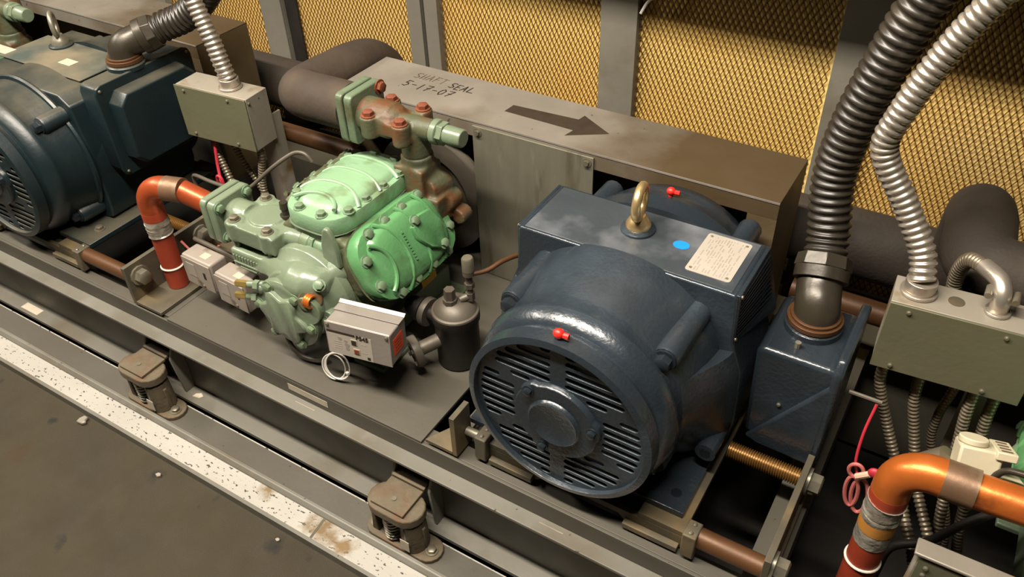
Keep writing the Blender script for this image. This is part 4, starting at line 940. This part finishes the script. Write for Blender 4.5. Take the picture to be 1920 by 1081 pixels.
# ================================================================== grey junction boxes with their conduits
def jbox(xc, label, seed):
    r = thing('junction_box', (xc, 1.25, 0.25), label, 'junction box', 'grey junction boxes on posts')
    R = Matrix.Rotation(0.078, 3, 'Z'); c0 = Vector((xc, 1.25, 0.632))
    def L(x, y, z): return c0 + R @ Vector((x, y, z))
    MB().box(L(0, 0.003, 0), (0.232, 0.076, 0.142), R).build('box_body', 'box_grey', r, bevel=0.0012)
    lid = MB().box(L(0, -0.0395, 0), (0.234, 0.004, 0.143), R).build('box_cover', 'box_face', r, bevel=0.001)
    for a, b in ((-0.085, 0.060), (0.060, 0.060), (-0.085, -0.060), (0.060, -0.060)): place(SCREW, 'screw', r, L(a, -0.0415, b), R @ zrot(-Y), parent=lid)
    place(SCREW, 'screw', r, L(0.1165, -0.028, 0.058), R @ zrot(X))
    MB().b2(xc + 0.050, xc + 0.098, 1.300, 1.305, 0.2625, 0.62).b2(xc + 0.093, xc + 0.098, 1.305, 1.340, 0.2625, 0.62).b2(xc + 0.050, xc + 0.080, 1.292, 1.300, 0.585, 0.61).build('post', 'box_grey', r)
    return r, L, R
jl, JL, _ = jbox(-1.664, 'left grey junction box on a post beside the older motor', 1)
jr, JR, _ = jbox(0.083, 'right grey junction box on a post at the right edge', 2)
def connector(root, c, r):
    c = Vector(c)
    m = MB().cyl(c, c + Z * 0.006, r * 1.45, n=24).cyl(c + Z * 0.006, c + Z * 0.026, r * 1.22, n=24)
    m.build('connector', 'flex_silver', root, bevel=0.0012)
def big_flex(label, pts, r=0.0205):
    t = thing('metal_flex_conduit', pts[0], label, 'conduit', 'large silver flexible conduits')
    ribbed(pts[1:], r, 0.0125, 0.0018, 'flex_silver', '', 20).build('conduit', 'flex_silver', t, ang=70)
    connector(t, pts[0], r)
    return t
a = JL(0.034, 0.004, 0.0716)
big_flex('silver ribbed conduit curving up from the left junction box', [a, a + Z * 0.024, (-1.640, 1.256, 0.765), (-1.655, 1.258, 0.820), (-1.690, 1.262, 0.915), (-1.72, 1.265, 1.02), (-1.73, 1.26, 1.2)])
a = JR(-0.079, 0.006, 0.0716)
big_flex('silver ribbed conduit snaking up from the right junction box', [a, a + Z * 0.024, (-0.012, 1.270, 0.770), (-0.057, 1.284, 0.837), (-0.112, 1.288, 0.920), (-0.104, 1.285, 0.990), (-0.064, 1.285, 1.108), (-0.012, 1.27, 1.215), (0.06, 1.25, 1.35)])
MB().cyl(JR(-0.020, 0.006, 0.0711), JR(-0.020, 0.006, 0.0717), 0.013, n=20).build('knockout', 'bracket', jr)
# strap connector with a small conduit on the right box
a = JR(0.040, 0.004, 0.0716)
t = thing('strap_connector', a, 'small silver strap connector clamped on the right junction box', 'connector')
MB().cyl(a, a + Z * 0.005, 0.020, n=20).build('base_ring', 'flex_silver', t, bevel=0.001)
m = MB().tube(spline([a + Z * 0.005, a + Vector((-0.002, 0.0, 0.030)), a + Vector((-0.012, 0.02, 0.046)), a + Vector((-0.04, 0.05, 0.046))], 0.005), 0.0145, n=16).build('clamp', 'flex_silver', t)
for s in (-1, 1): MB().cyl(a + Vector((s * 0.020 - 0.002, -0.012, 0.034)), a + Vector((s * 0.020 - 0.002, 0.012, 0.036)), 0.006, n=10).build('screw', 'steel_bolt', t)
ribbed([a + Vector((-0.038, 0.048, 0.046)), a + Vector((-0.062, 0.080, 0.030)), a + Vector((-0.07, 0.10, -0.02)), a + Vector((-0.06, 0.11, -0.1))], 0.0125, 0.007, 0.0012, 'flex_small', '', 12).build('conduit', 'flex_small', t, ang=70)
def small_flex(label, pts, r=0.0095, grp='small conduits under the right box'):
    t = tag(ribbed(pts, r, 0.0085, 0.0012, 'flex_small', '', 10).build('small_flex_conduit', 'flex_small', ang=70), label, 'conduit', grp)
    return t
G1 = 'small conduits under the left box'
small_flex('thin ribbed conduit under the left junction box, nearest its left corner', [(-1.735, 1.240, 0.558), (-1.725, 1.235, 0.50), (-1.690, 1.225, 0.43), (-1.65, 1.215, 0.36), (-1.635, 1.21, 0.278)], 0.0095, G1)
small_flex('thin ribbed conduit under the middle of the left junction box', [(-1.685, 1.260, 0.558), (-1.675, 1.262, 0.50), (-1.640, 1.270, 0.42), (-1.61, 1.275, 0.34), (-1.60, 1.278, 0.268)], 0.0085, G1)
small_flex('thin ribbed conduit under the left junction box, nearest its post', [(-1.575, 1.248, 0.558), (-1.568, 1.248, 0.53), (-1.585, 1.243, 0.44), (-1.575, 1.235, 0.36), (-1.565, 1.23, 0.268)], 0.0095, G1)
small_flex('thin ribbed conduit under the right junction box, leftmost of the group', [(-0.008, 1.230, 0.558), (-0.004, 1.230, 0.50), (0.032, 1.225, 0.41), (0.078, 1.20, 0.325), (0.11, 1.15, 0.28), (0.15, 1.105, 0.22), (0.18, 1.10, 0.10), (0.185, 1.10, -0.098)])
small_flex('thin ribbed conduit under the right junction box, second from the left', [(0.052, 1.240, 0.558), (0.058, 1.240, 0.48), (0.084, 1.23, 0.39), (0.115, 1.20, 0.31), (0.165, 1.145, 0.24), (0.205, 1.135, 0.12), (0.22, 1.135, -0.098)])
small_flex('thin dark conduit under the right junction box, bending left', [(0.115, 1.255, 0.558), (0.110, 1.26, 0.50), (0.106, 1.27, 0.43), (0.116, 1.275, 0.35), (0.17, 1.27, 0.24), (0.21, 1.27, 0.1), (0.22, 1.27, -0.098)], 0.0075)
small_flex('thin ribbed conduit dropping behind the white relay block', [(0.139, 1.235, 0.558), (0.142, 1.235, 0.49), (0.150, 1.23, 0.42), (0.160, 1.215, 0.33), (0.178, 1.185, 0.22), (0.20, 1.175, 0.10), (0.205, 1.175, -0.098)], 0.0095)
small_flex('thin ribbed conduit at the right of the white relay block', [(0.172, 1.248, 0.558), (0.174, 1.248, 0.49), (0.182, 1.245, 0.42), (0.196, 1.235, 0.33), (0.212, 1.222, 0.22), (0.235, 1.22, 0.10), (0.25, 1.22, -0.098)], 0.0095)
tag(MB().tube(spline([(0.225, 1.10, 0.425), (0.19, 1.095, 0.37), (0.155, 1.092, 0.30), (0.108, 1.090, 0.25), (0.10, 1.085, 0.16), (0.095, 1.08, -0.098)], 0.01), 0.008, n=10).build('black_cable', 'black_iron'), 'black cable crossing the thin conduits at the lower right', 'cable')

# thin steel tubes
tag(MB().tube(spline([(-1.752, 1.165, 0.30), (-1.758, 1.163, 0.40), (-1.755, 1.160, 0.452), (-1.735, 1.155, 0.470), (-1.65, 1.14, 0.482), (-1.55, 1.12, 0.505), (-1.49, 1.11, 0.527), (-1.455, 1.11, 0.548), (-1.40, 1.135, 0.60), (-1.355, 1.165, 0.635), (-1.330, 1.175, 0.640), (-1.316, 1.178, 0.632), (-1.308, 1.18, 0.620)], 0.006), 0.0052, n=10).build('capillary_tube', 'iron_grey'), 'thin bent steel tube looping over the green discharge valve', 'tube')
tag(MB().tube([(-1.573, 0.990, 0.424), (-1.295, 0.975, 0.426)], 0.0062, n=10).build('mounting_rod', 'iron_grey'), 'thin grey rod along the tops of the two pressure switches', 'rod')

# ================================================================== red wires
t = thing('red_wire_bundle', (0.0, 1.06, 0.42), 'coiled red wire hanging by the right copper pipe', 'wire')
MB().tube(spline([(0.003, 1.13, 0.540), (-0.001, 1.105, 0.49), (0.002, 1.085, 0.44), (0.012, 1.075, 0.418)], 0.006), 0.0026, n=8).build('wire', 'red_wire', t)
for k, (a, b, h, w) in enumerate(((-0.004, 0.0, 0.040, 0.011), (0.010, -0.002, 0.046, 0.014))):
    pts = []
    for q in range(25):
        s = 2 * PI * q / 24
        pts.append((0.012 + a + w * math.sin(s) + 0.10 * h * (1 - math.cos(s)), 1.072 + b + 0.003 * k, 0.413 - h * 0.95 * (1 - math.cos(s))))
    MB().tube(pts, 0.0036, n=8).build('wire_loop', 'pink_wire', t)
pts = [(0.012 - 0.012 * math.sin(2 * PI * q / 20) - 0.004, 1.072, 0.413 + 0.016 * (1 - math.cos(2 * PI * q / 20))) for q in range(21)]
MB().tube(pts, 0.0034, n=8).build('wire_loop', 'pink_wire', t)
MB().tube([(0.012, 1.068, 0.420), (0.022, 1.066, 0.432), (0.030, 1.066, 0.440)], 0.006, n=8).build('tie', 'pale_tie', t)
MB().ell((0.037, 1.066, 0.446), (0.012, 0.007, 0.011)).build('wire_end', 'red_wire', t)
tag(MB().tube([(-0.045, 1.14, 0.538), (0.010, 1.14, 0.538)], 0.004, n=8).build('steel_rod', 'iron_grey'), 'short thin steel rod above the coiled red wire', 'rod')
tag(MB().tube(spline([(-1.712, 1.225, 0.55), (-1.706, 1.210, 0.49), (-1.692, 1.195, 0.455), (-1.680, 1.178, 0.440), (-1.672, 1.172, 0.455), (-1.667, 1.170, 0.480), (-1.652, 1.170, 0.478), (-1.642, 1.168, 0.44), (-1.62, 1.17, 0.40)], 0.006), 0.0042, n=8).build('red_wire', 'red_wire'), 'red wire hanging beside the left copper pipe', 'wire')
tag(MB().tube(spline([(-1.628, 0.985, 0.400), (-1.61, 0.990, 0.375), (-1.59, 0.99, 0.360), (-1.565, 0.990, 0.355), (-1.530, 1.0, 0.375), (-1.515, 1.01, 0.41)], 0.008), 0.0032, n=8).build('pink_wire', 'pink_wire'), 'pink wire from the left copper pipe to the pressure switches', 'wire')

# ================================================================== pressure switches
def pswitch(c, label, yaw):
    r = thing('pressure_switch', c, label, 'pressure switch', 'grey pressure switches')
    R = Matrix.Rotation(yaw, 3, 'Z'); c = Vector(c)
    L = lambda x, y, z: c + R @ Vector((x, y, z))
    MB().box(L(0, 0.002, 0), (0.104, 0.052, 0.084), R).build('case', 'switch_grey', r, bevel=0.006, seg=3)
    f = MB().box(L(0, -0.0255, -0.002), (0.100, 0.003, 0.078), R).build('cover', 'switch_grey', r, bevel=0.001)
    MB().box(L(-0.020, -0.0273, 0.006), (0.030, 0.001, 0.038), R).build('window', 'print_grey', r, parent=f)
    MB().box(L(0.026, -0.0273, 0.004), (0.007, 0.0015, 0.018), R).build('window', 'black_iron', r, parent=f)
    place(SCREW, 'screw', r, L(0.012, -0.0271, -0.032), R @ zrot(-Y), parent=f)
    tag(MB().box(L(0.012, 0.0, 0.0423), (0.024, 0.020, 0.0006), R).build('sticker', 'label_white', r), 'tiny white label')
    MB().cyl(L(-0.01, 0.005, -0.042), L(-0.01, 0.005, -0.062), 0.009, n=12).build('bellows', 'black_iron', r)
    return r
pswitch((-1.505, 0.952, 0.382), 'left of the two grey pressure switches, next to the copper pipe', -0.03)
pswitch((-1.388, 0.946, 0.372), 'right of the two grey pressure switches, next to the green oil pump', -0.05)

# ================================================================== oil pressure control
r = thing('oil_pressure_control', (-0.970, 0.925, 0.28), 'pale aluminium oil pressure control box marked P545 in front of the right cylinder bank', 'control box')
R = Matrix.Rotation(0.185, 3, 'Z') @ Matrix.Rotation(-0.06, 3, 'X'); c0 = Vector((-0.970, 0.925, 0.4255))
L = lambda x, y, z: c0 + R @ Vector((x, y, z))
MB().box(L(0, 0.002, 0), (0.152, 0.068, 0.082), R).build('case', 'alu_box', r, bevel=0.003)
MB().box(L(0, 0.022, 0.0435), (0.156, 0.032, 0.002), R).box(L(0, 0.0335, 0.0470), (0.158, 0.010, 0.0022), R @ Matrix.Rotation(0.5, 3, 'X')).build('lid_fold', 'alu_box', r, bevel=0.0004)
fc = MB().box(L(0, -0.0335, 0), (0.154, 0.003, 0.084), R).build('front_cover', 'alu_face', r, bevel=0.001)
for a in (-0.070, 0.070): place(SCREW, 'screw', r, L(a, -0.035, 0.036), R @ zrot(-Y), parent=fc)
lab = MB().box(L(-0.021, -0.0352, -0.010), (0.106, 0.0005, 0.062), R).build('label_plate', 'plate_alu', r, parent=fc)
MB().box(L(-0.040, -0.0356, 0.0195), (0.068, 0.0005, 0.0055), R).build('label_stripe', 'ink', r, parent=fc)
tm = text_mesh('P545', 0.0150, 'label_text', 'ink')
o = bpy.data.objects.new('label_text', tm); COL.objects.link(o); o.parent = fc; o.location = L(-0.004, -0.0362, 0.0125) - r.location
o.rotation_euler = (R @ Matrix.Rotation(PI / 2, 3, 'X')).to_euler()
for a, b, mm in ((-0.010, 0.002, 'ink'), (-0.006, -0.022, 'rust_bolt')):
    bt = MB().box(L(a, -0.0356, b), (0.015, 0.001, 0.014), R).build('button_frame', 'label_white', r, parent=fc)
    MB().box(L(a, -0.0365, b), (0.011, 0.0016, 0.010), R).build('button', mm, r, parent=fc)
m = MB()
for a, b, s in ((-0.044, 0.004, 0.005), (-0.030, 0.000, 0.004), (-0.028, -0.010, 0.006), (-0.028, -0.020, 0.005)): m.cyl(L(a, -0.0352, b), L(a, -0.0358, b), s, n=10)
for k in range(4): m.box(L(-0.050, -0.0355, -0.006 - 0.006 * k), (0.018, 0.0004, 0.0015), R)
MB().box(L(0.022, -0.0356, -0.034), (0.007, 0.0006, 0.007), R).build('label_mark', 'ink', r, parent=fc)
m.box(L(0.012, -0.0355, 0.000), (0.012, 0.0004, 0.0014), R).box(L(0.014, -0.0355, -0.022), (0.012, 0.0004, 0.0014), R)
tag(m.build('label_print', 'print_grey', r, parent=fc), kind='stuff')
sl = tag(MB().box(L(0.0768, -0.002, 0.0), (0.0006, 0.040, 0.042), R).build('sticker', 'orange_label', r), 'bright orange sticker')
m = MB()
for k in range(4): m.box(L(0.0773, -0.002, 0.012 - 0.008 * k), (0.0004, 0.026, 0.002), R)
tag(m.build('sticker_print', 'rust_bolt', r, parent=sl), kind='stuff')
MB().b2(-1.020, -0.975, 0.9735, 0.977, 0.2765, 0.452).build('support', 'green', r, bevel=0.001)
# coil of white wire below it
t = thing('white_wire_coil', (-1.06, 0.902, 0.262), 'small coil of white wire hanging under the oil pressure control', 'wire')
m = MB()
for k in range(4):
    oc = Vector((-1.058 + 0.004 * ((k * 3) % 4 - 1.5), 0.898 + 0.0016 * k, 0.306 + 0.003 * ((k * 5) % 3)))
    e1 = Vector((0.97, 0.2, 0.03)); e2 = Vector((0.03, 0.15, 0.98)).normalized()
    m.tube([oc + e1 * (0.030 + 0.0012 * k) * math.cos(2 * PI * q / 28) + e2 * (0.035 + 0.0015 * ((k * 7) % 3)) * math.sin(2 * PI * q / 28) for q in range(29)], 0.0016, n=7)
tag(m.build('wire_turns', 'white_wire', t), kind='stuff')
MB().tube(spline([(-1.050, 0.908, 0.343), (-1.035, 0.912, 0.365), (-1.020, 0.915, 0.380)], 0.004), 0.0023, n=7).build('wire_lead', 'white_wire', t)
MB().box((-1.029, 0.902, 0.300), (0.007, 0.006, 0.005)).build('cable_tie', 'white_wire', t)
# grey hose loop below the oil pump
tag(MB().tube(spline([(-1.225, 0.940, 0.342), (-1.230, 0.925, 0.320), (-1.215, 0.915, 0.288), (-1.18, 0.912, 0.272), (-1.14, 0.915, 0.276), (-1.118, 0.920, 0.285), (-1.108, 0.925, 0.300)], 0.006), 0.0062, n=10).build('oil_hose', 'iron_grey'), 'thin grey hose looping under the green oil pump', 'hose')
tag(ribbed([(-1.118, 0.950, 0.290), (-1.085, 0.953, 0.300), (-1.055, 0.955, 0.325), (-1.030, 0.950, 0.376)], 0.008, 0.0075, 0.0011, 'black_iron', '', 10).build('small_flex_conduit', 'black_iron', ang=70), 'black ribbed conduit behind the oil pressure control box', 'conduit')

# ================================================================== suction strainer / oil filter pot
r = thing('oil_strainer', (-0.862, 1.10, 0.262), 'dark iron strainer pot with flanges between compressor and blue motor', 'strainer')
cx, cy = -0.862, 1.10
pot = MB().lathe([(0.044, 0.0), (0.050, 0.004), (0.050, 0.120), (0.0545, 0.126), (0.0545, 0.146)], (cx, cy, 0.2625), Z, n=32).build('pot', 'black_iron', r)
lid_ = MB().lathe([(0.0545, 0.0), (0.0535, 0.004), (0.049, 0.006), (0.044, 0.014), (0.030, 0.026), (0.012, 0.031)], (cx, cy, 0.4088), Z, n=32).build('domed_lid', 'iron_grey', r, ang=30)
MB().cyl((cx - 0.004, cy - 0.01, 0.432), (cx - 0.004, cy - 0.01, 0.448), 0.0165, n=8).cyl((cx - 0.004, cy - 0.01, 0.448), (cx - 0.004, cy - 0.01, 0.474), 0.0135, 0.0125, n=6).build('plug', 'iron_grey', r, parent=lid_)
# lower outlet towards the viewer
d = Vector((-0.52, -0.84, -0.14)).normalized(); p0 = Vector((cx, cy, 0.345)) + d * 0.045
f1 = MB().cyl(p0, p0 + d * 0.050, 0.0165, n=18).build('outlet_neck', 'iron_grey', r)
m = MB().lathe([(0.036, 0.0), (0.037, 0.003), (0.037, 0.017), (0.034, 0.019), (0.017, 0.019), (0.017, 0.012), (0.002, 0.012)], p0 + d * 0.050, d, n=28).build('outlet_flange', 'iron_grey', r, parent=f1)
for k in range(4):
    _, u_, v_ = orth(d); t = PI / 4 + PI / 2 * k
    MB().cyl(p0 + d * 0.068 + (u_ * math.cos(t) + v_ * math.sin(t)) * 0.027, p0 + d * 0.073 + (u_ * math.cos(t) + v_ * math.sin(t)) * 0.027, 0.0055, n=6).build('bolt', 'iron_grey', r, parent=f1)
# inlet from the compressor
d = Vector((-0.96, 0.02, 0.03)).normalized(); p0 = Vector((cx - 0.045, cy, 0.368))
f2 = MB().cyl(p0, p0 + d * 0.03, 0.017, n=18).build('inlet_neck', 'black_iron', r)
MB().lathe([(0.034, 0.0), (0.035, 0.003), (0.035, 0.014), (0.033, 0.016)], p0 + d * 0.028, d, n=28).build('inlet_flange', 'iron_grey', r, parent=f2)
MB().lathe([(0.030, 0.0), (0.031, 0.010), (0.026, 0.012)], p0 + d * 0.048, d, n=28).ell(p0 + d * 0.075, (0.024, 0.024, 0.024), 18).build('ball_union', 'black_iron', r, parent=f2)
# access valve with copper tail
vx, vy = -0.834, 1.122
v = MB().cyl((cx + 0.012, cy + 0.005, 0.440), (vx, vy, 0.446), 0.009, n=10).cyl((vx, vy, 0.436), (vx, vy, 0.456), 0.0105, n=6).cyl((vx, vy, 0.456), (vx, vy, 0.505), 0.0075, n=12).cyl((vx, vy, 0.470), (vx, vy, 0.482), 0.0115, n=6).cyl((vx, vy, 0.505), (vx, vy, 0.516), 0.0135, n=12).build('access_valve', 'iron_grey', r)
MB().lathe([(0.0135, 0.0), (0.0135, 0.030), (0.011, 0.034)], (vx, vy, 0.517), Z, n=16).build('valve_cap', 'steel_bolt', r, parent=v)
tail = MB().tube(spline([(vx + 0.010, vy + 0.004, 0.508), (vx + 0.03, vy + 0.03, 0.508), (vx + 0.045, vy + 0.07, 0.512), (vx + 0.06, vy + 0.12, 0.50), (vx + 0.065, vy + 0.15, 0.46)], 0.006), 0.0055, n=10).build('copper_tail', 'copper_brown', r, parent=v)

# ================================================================== right edge: relay block and cover box
r = thing('relay_block', (0.175, 1.02, 0.52), 'dirty white plastic relay block with a round dial above the orange copper pipe', 'relay')
R = Matrix.Rotation(0.20, 3, 'Z') @ Matrix.Rotation(-0.5, 3, 'X'); c0 = Vector((0.165, 1.090, 0.535))
L = lambda x, y, z: c0 + R @ Vector((x, y, z))
MB().box(L(0, 0, 0), (0.062, 0.05, 0.055), R).build('case', 'cream', r, bevel=0.004)
MB().cyl(L(-0.010, 0.0, 0.0275), L(-0.010, 0.0, 0.038), 0.022, n=24).build('dial', 'cream', r, bevel=0.002)
m = MB().box(L(0.034, 0.002, 0.0240), (0.030, 0.064, 0.014), R).build('terminal_strip', 'cream', r, bevel=0.002)
for k in range(4):
    MB().box(L(0.034, -0.021 + 0.014 * k, 0.0313), (0.016, 0.006, 0.001), R).build('slot', 'ink_soft', r, parent=m)
MB().box(L(0.056, 0.005, -0.024), (0.030, 0.045, 0.016), R).build('mounting_plate', 'cream', r, bevel=0.002)
MB().tube(spline([L(0.02, -0.02, -0.02), L(0.035, -0.035, 0.005), L(0.060, -0.055, 0.012), L(0.095, -0.075, 0.02), L(0.13, -0.095, 0.02)], 0.006), 0.0055, n=10).build('lead', 'fitting_dark', r)
MB().cyl(L(-0.036, 0.016, -0.01), L(-0.074, 0.05, -0.05), 0.019, n=14).build('coil_stub', 'flex_small', r)
r = thing('cover_box', (0.22, 0.924, 0.0), 'weathered grey cover box cut off by the lower right corner', 'box')
MB().b2(0.125, 0.312, 0.913, 0.935, 0.36, 0.480).build('case', 'box_grey', r, bevel=0.004)
MB().b2(0.121, 0.316, 0.907, 0.939, 0.4805, 0.487).build('lid', 'galv', r, bevel=0.002)
fcc = MB().b2(0.131, 0.308, 0.9102, 0.9128, 0.365, 0.474).build('cover', 'box_face', r)
for a, b in ((0.150, 0.380), (0.150, 0.362)): place(SCREW, 'screw', r, (a - 0.006, 0.9102, b + 0.078), zrot(-Y), parent=fcc)
tag(MB().b2(0.189, 0.224, 0.9096, 0.9102, 0.428, 0.450).build('sticker', 'label_white', r, parent=fcc), 'small white label')
MB().b2(0.20, 0.25, 0.915, 0.933, 0.001, 0.3595).build('stand', 'box_grey', r)

# ================================================================== small litter
r = tag(MB().prism([(0, 0), (0.020, 0.002), (0.026, 0.012), (0.018, 0.016), (0.016, 0.026), (0.002, 0.026), (-0.003, 0.012)], (-1.764, 0.612, 0.0002), X, Y, Z * 0.010).build('metal_clip', 'galv', bevel=0.003), 'small bent metal clip lying on the walkway by the kerb', 'clip')
for px, py, s, lb in ((-1.438, 0.606, 0.008, 'pale crumb of debris on the walkway near the kerb, left of two'), (-1.055, 0.620, 0.006, 'pale crumb of debris on the walkway near the kerb, right of two')):
    m = MB().prism([(-s, -s * .4), (s * .3, -s * .8), (s, 0), (s * .4, s * .7), (-s * .6, s * .5)], (px, py, 0.0002), X, Y, Z * s * 0.8); tag(m.build('debris', 'switch_grey', bevel=0.001), lb, 'debris', 'crumbs on the walkway')
tag(MB().tube(spline([(-0.815, 1.915, 0.81), (-0.80, 1.918, 0.84), (-0.775, 1.915, 0.87), (-0.76, 1.915, 0.95), (-0.76, 1.915, 1.1)], 0.008), 0.004, n=8).build('white_cable', 'white_wire'), 'short end of white cable at the top edge beside a wall post', 'cable')
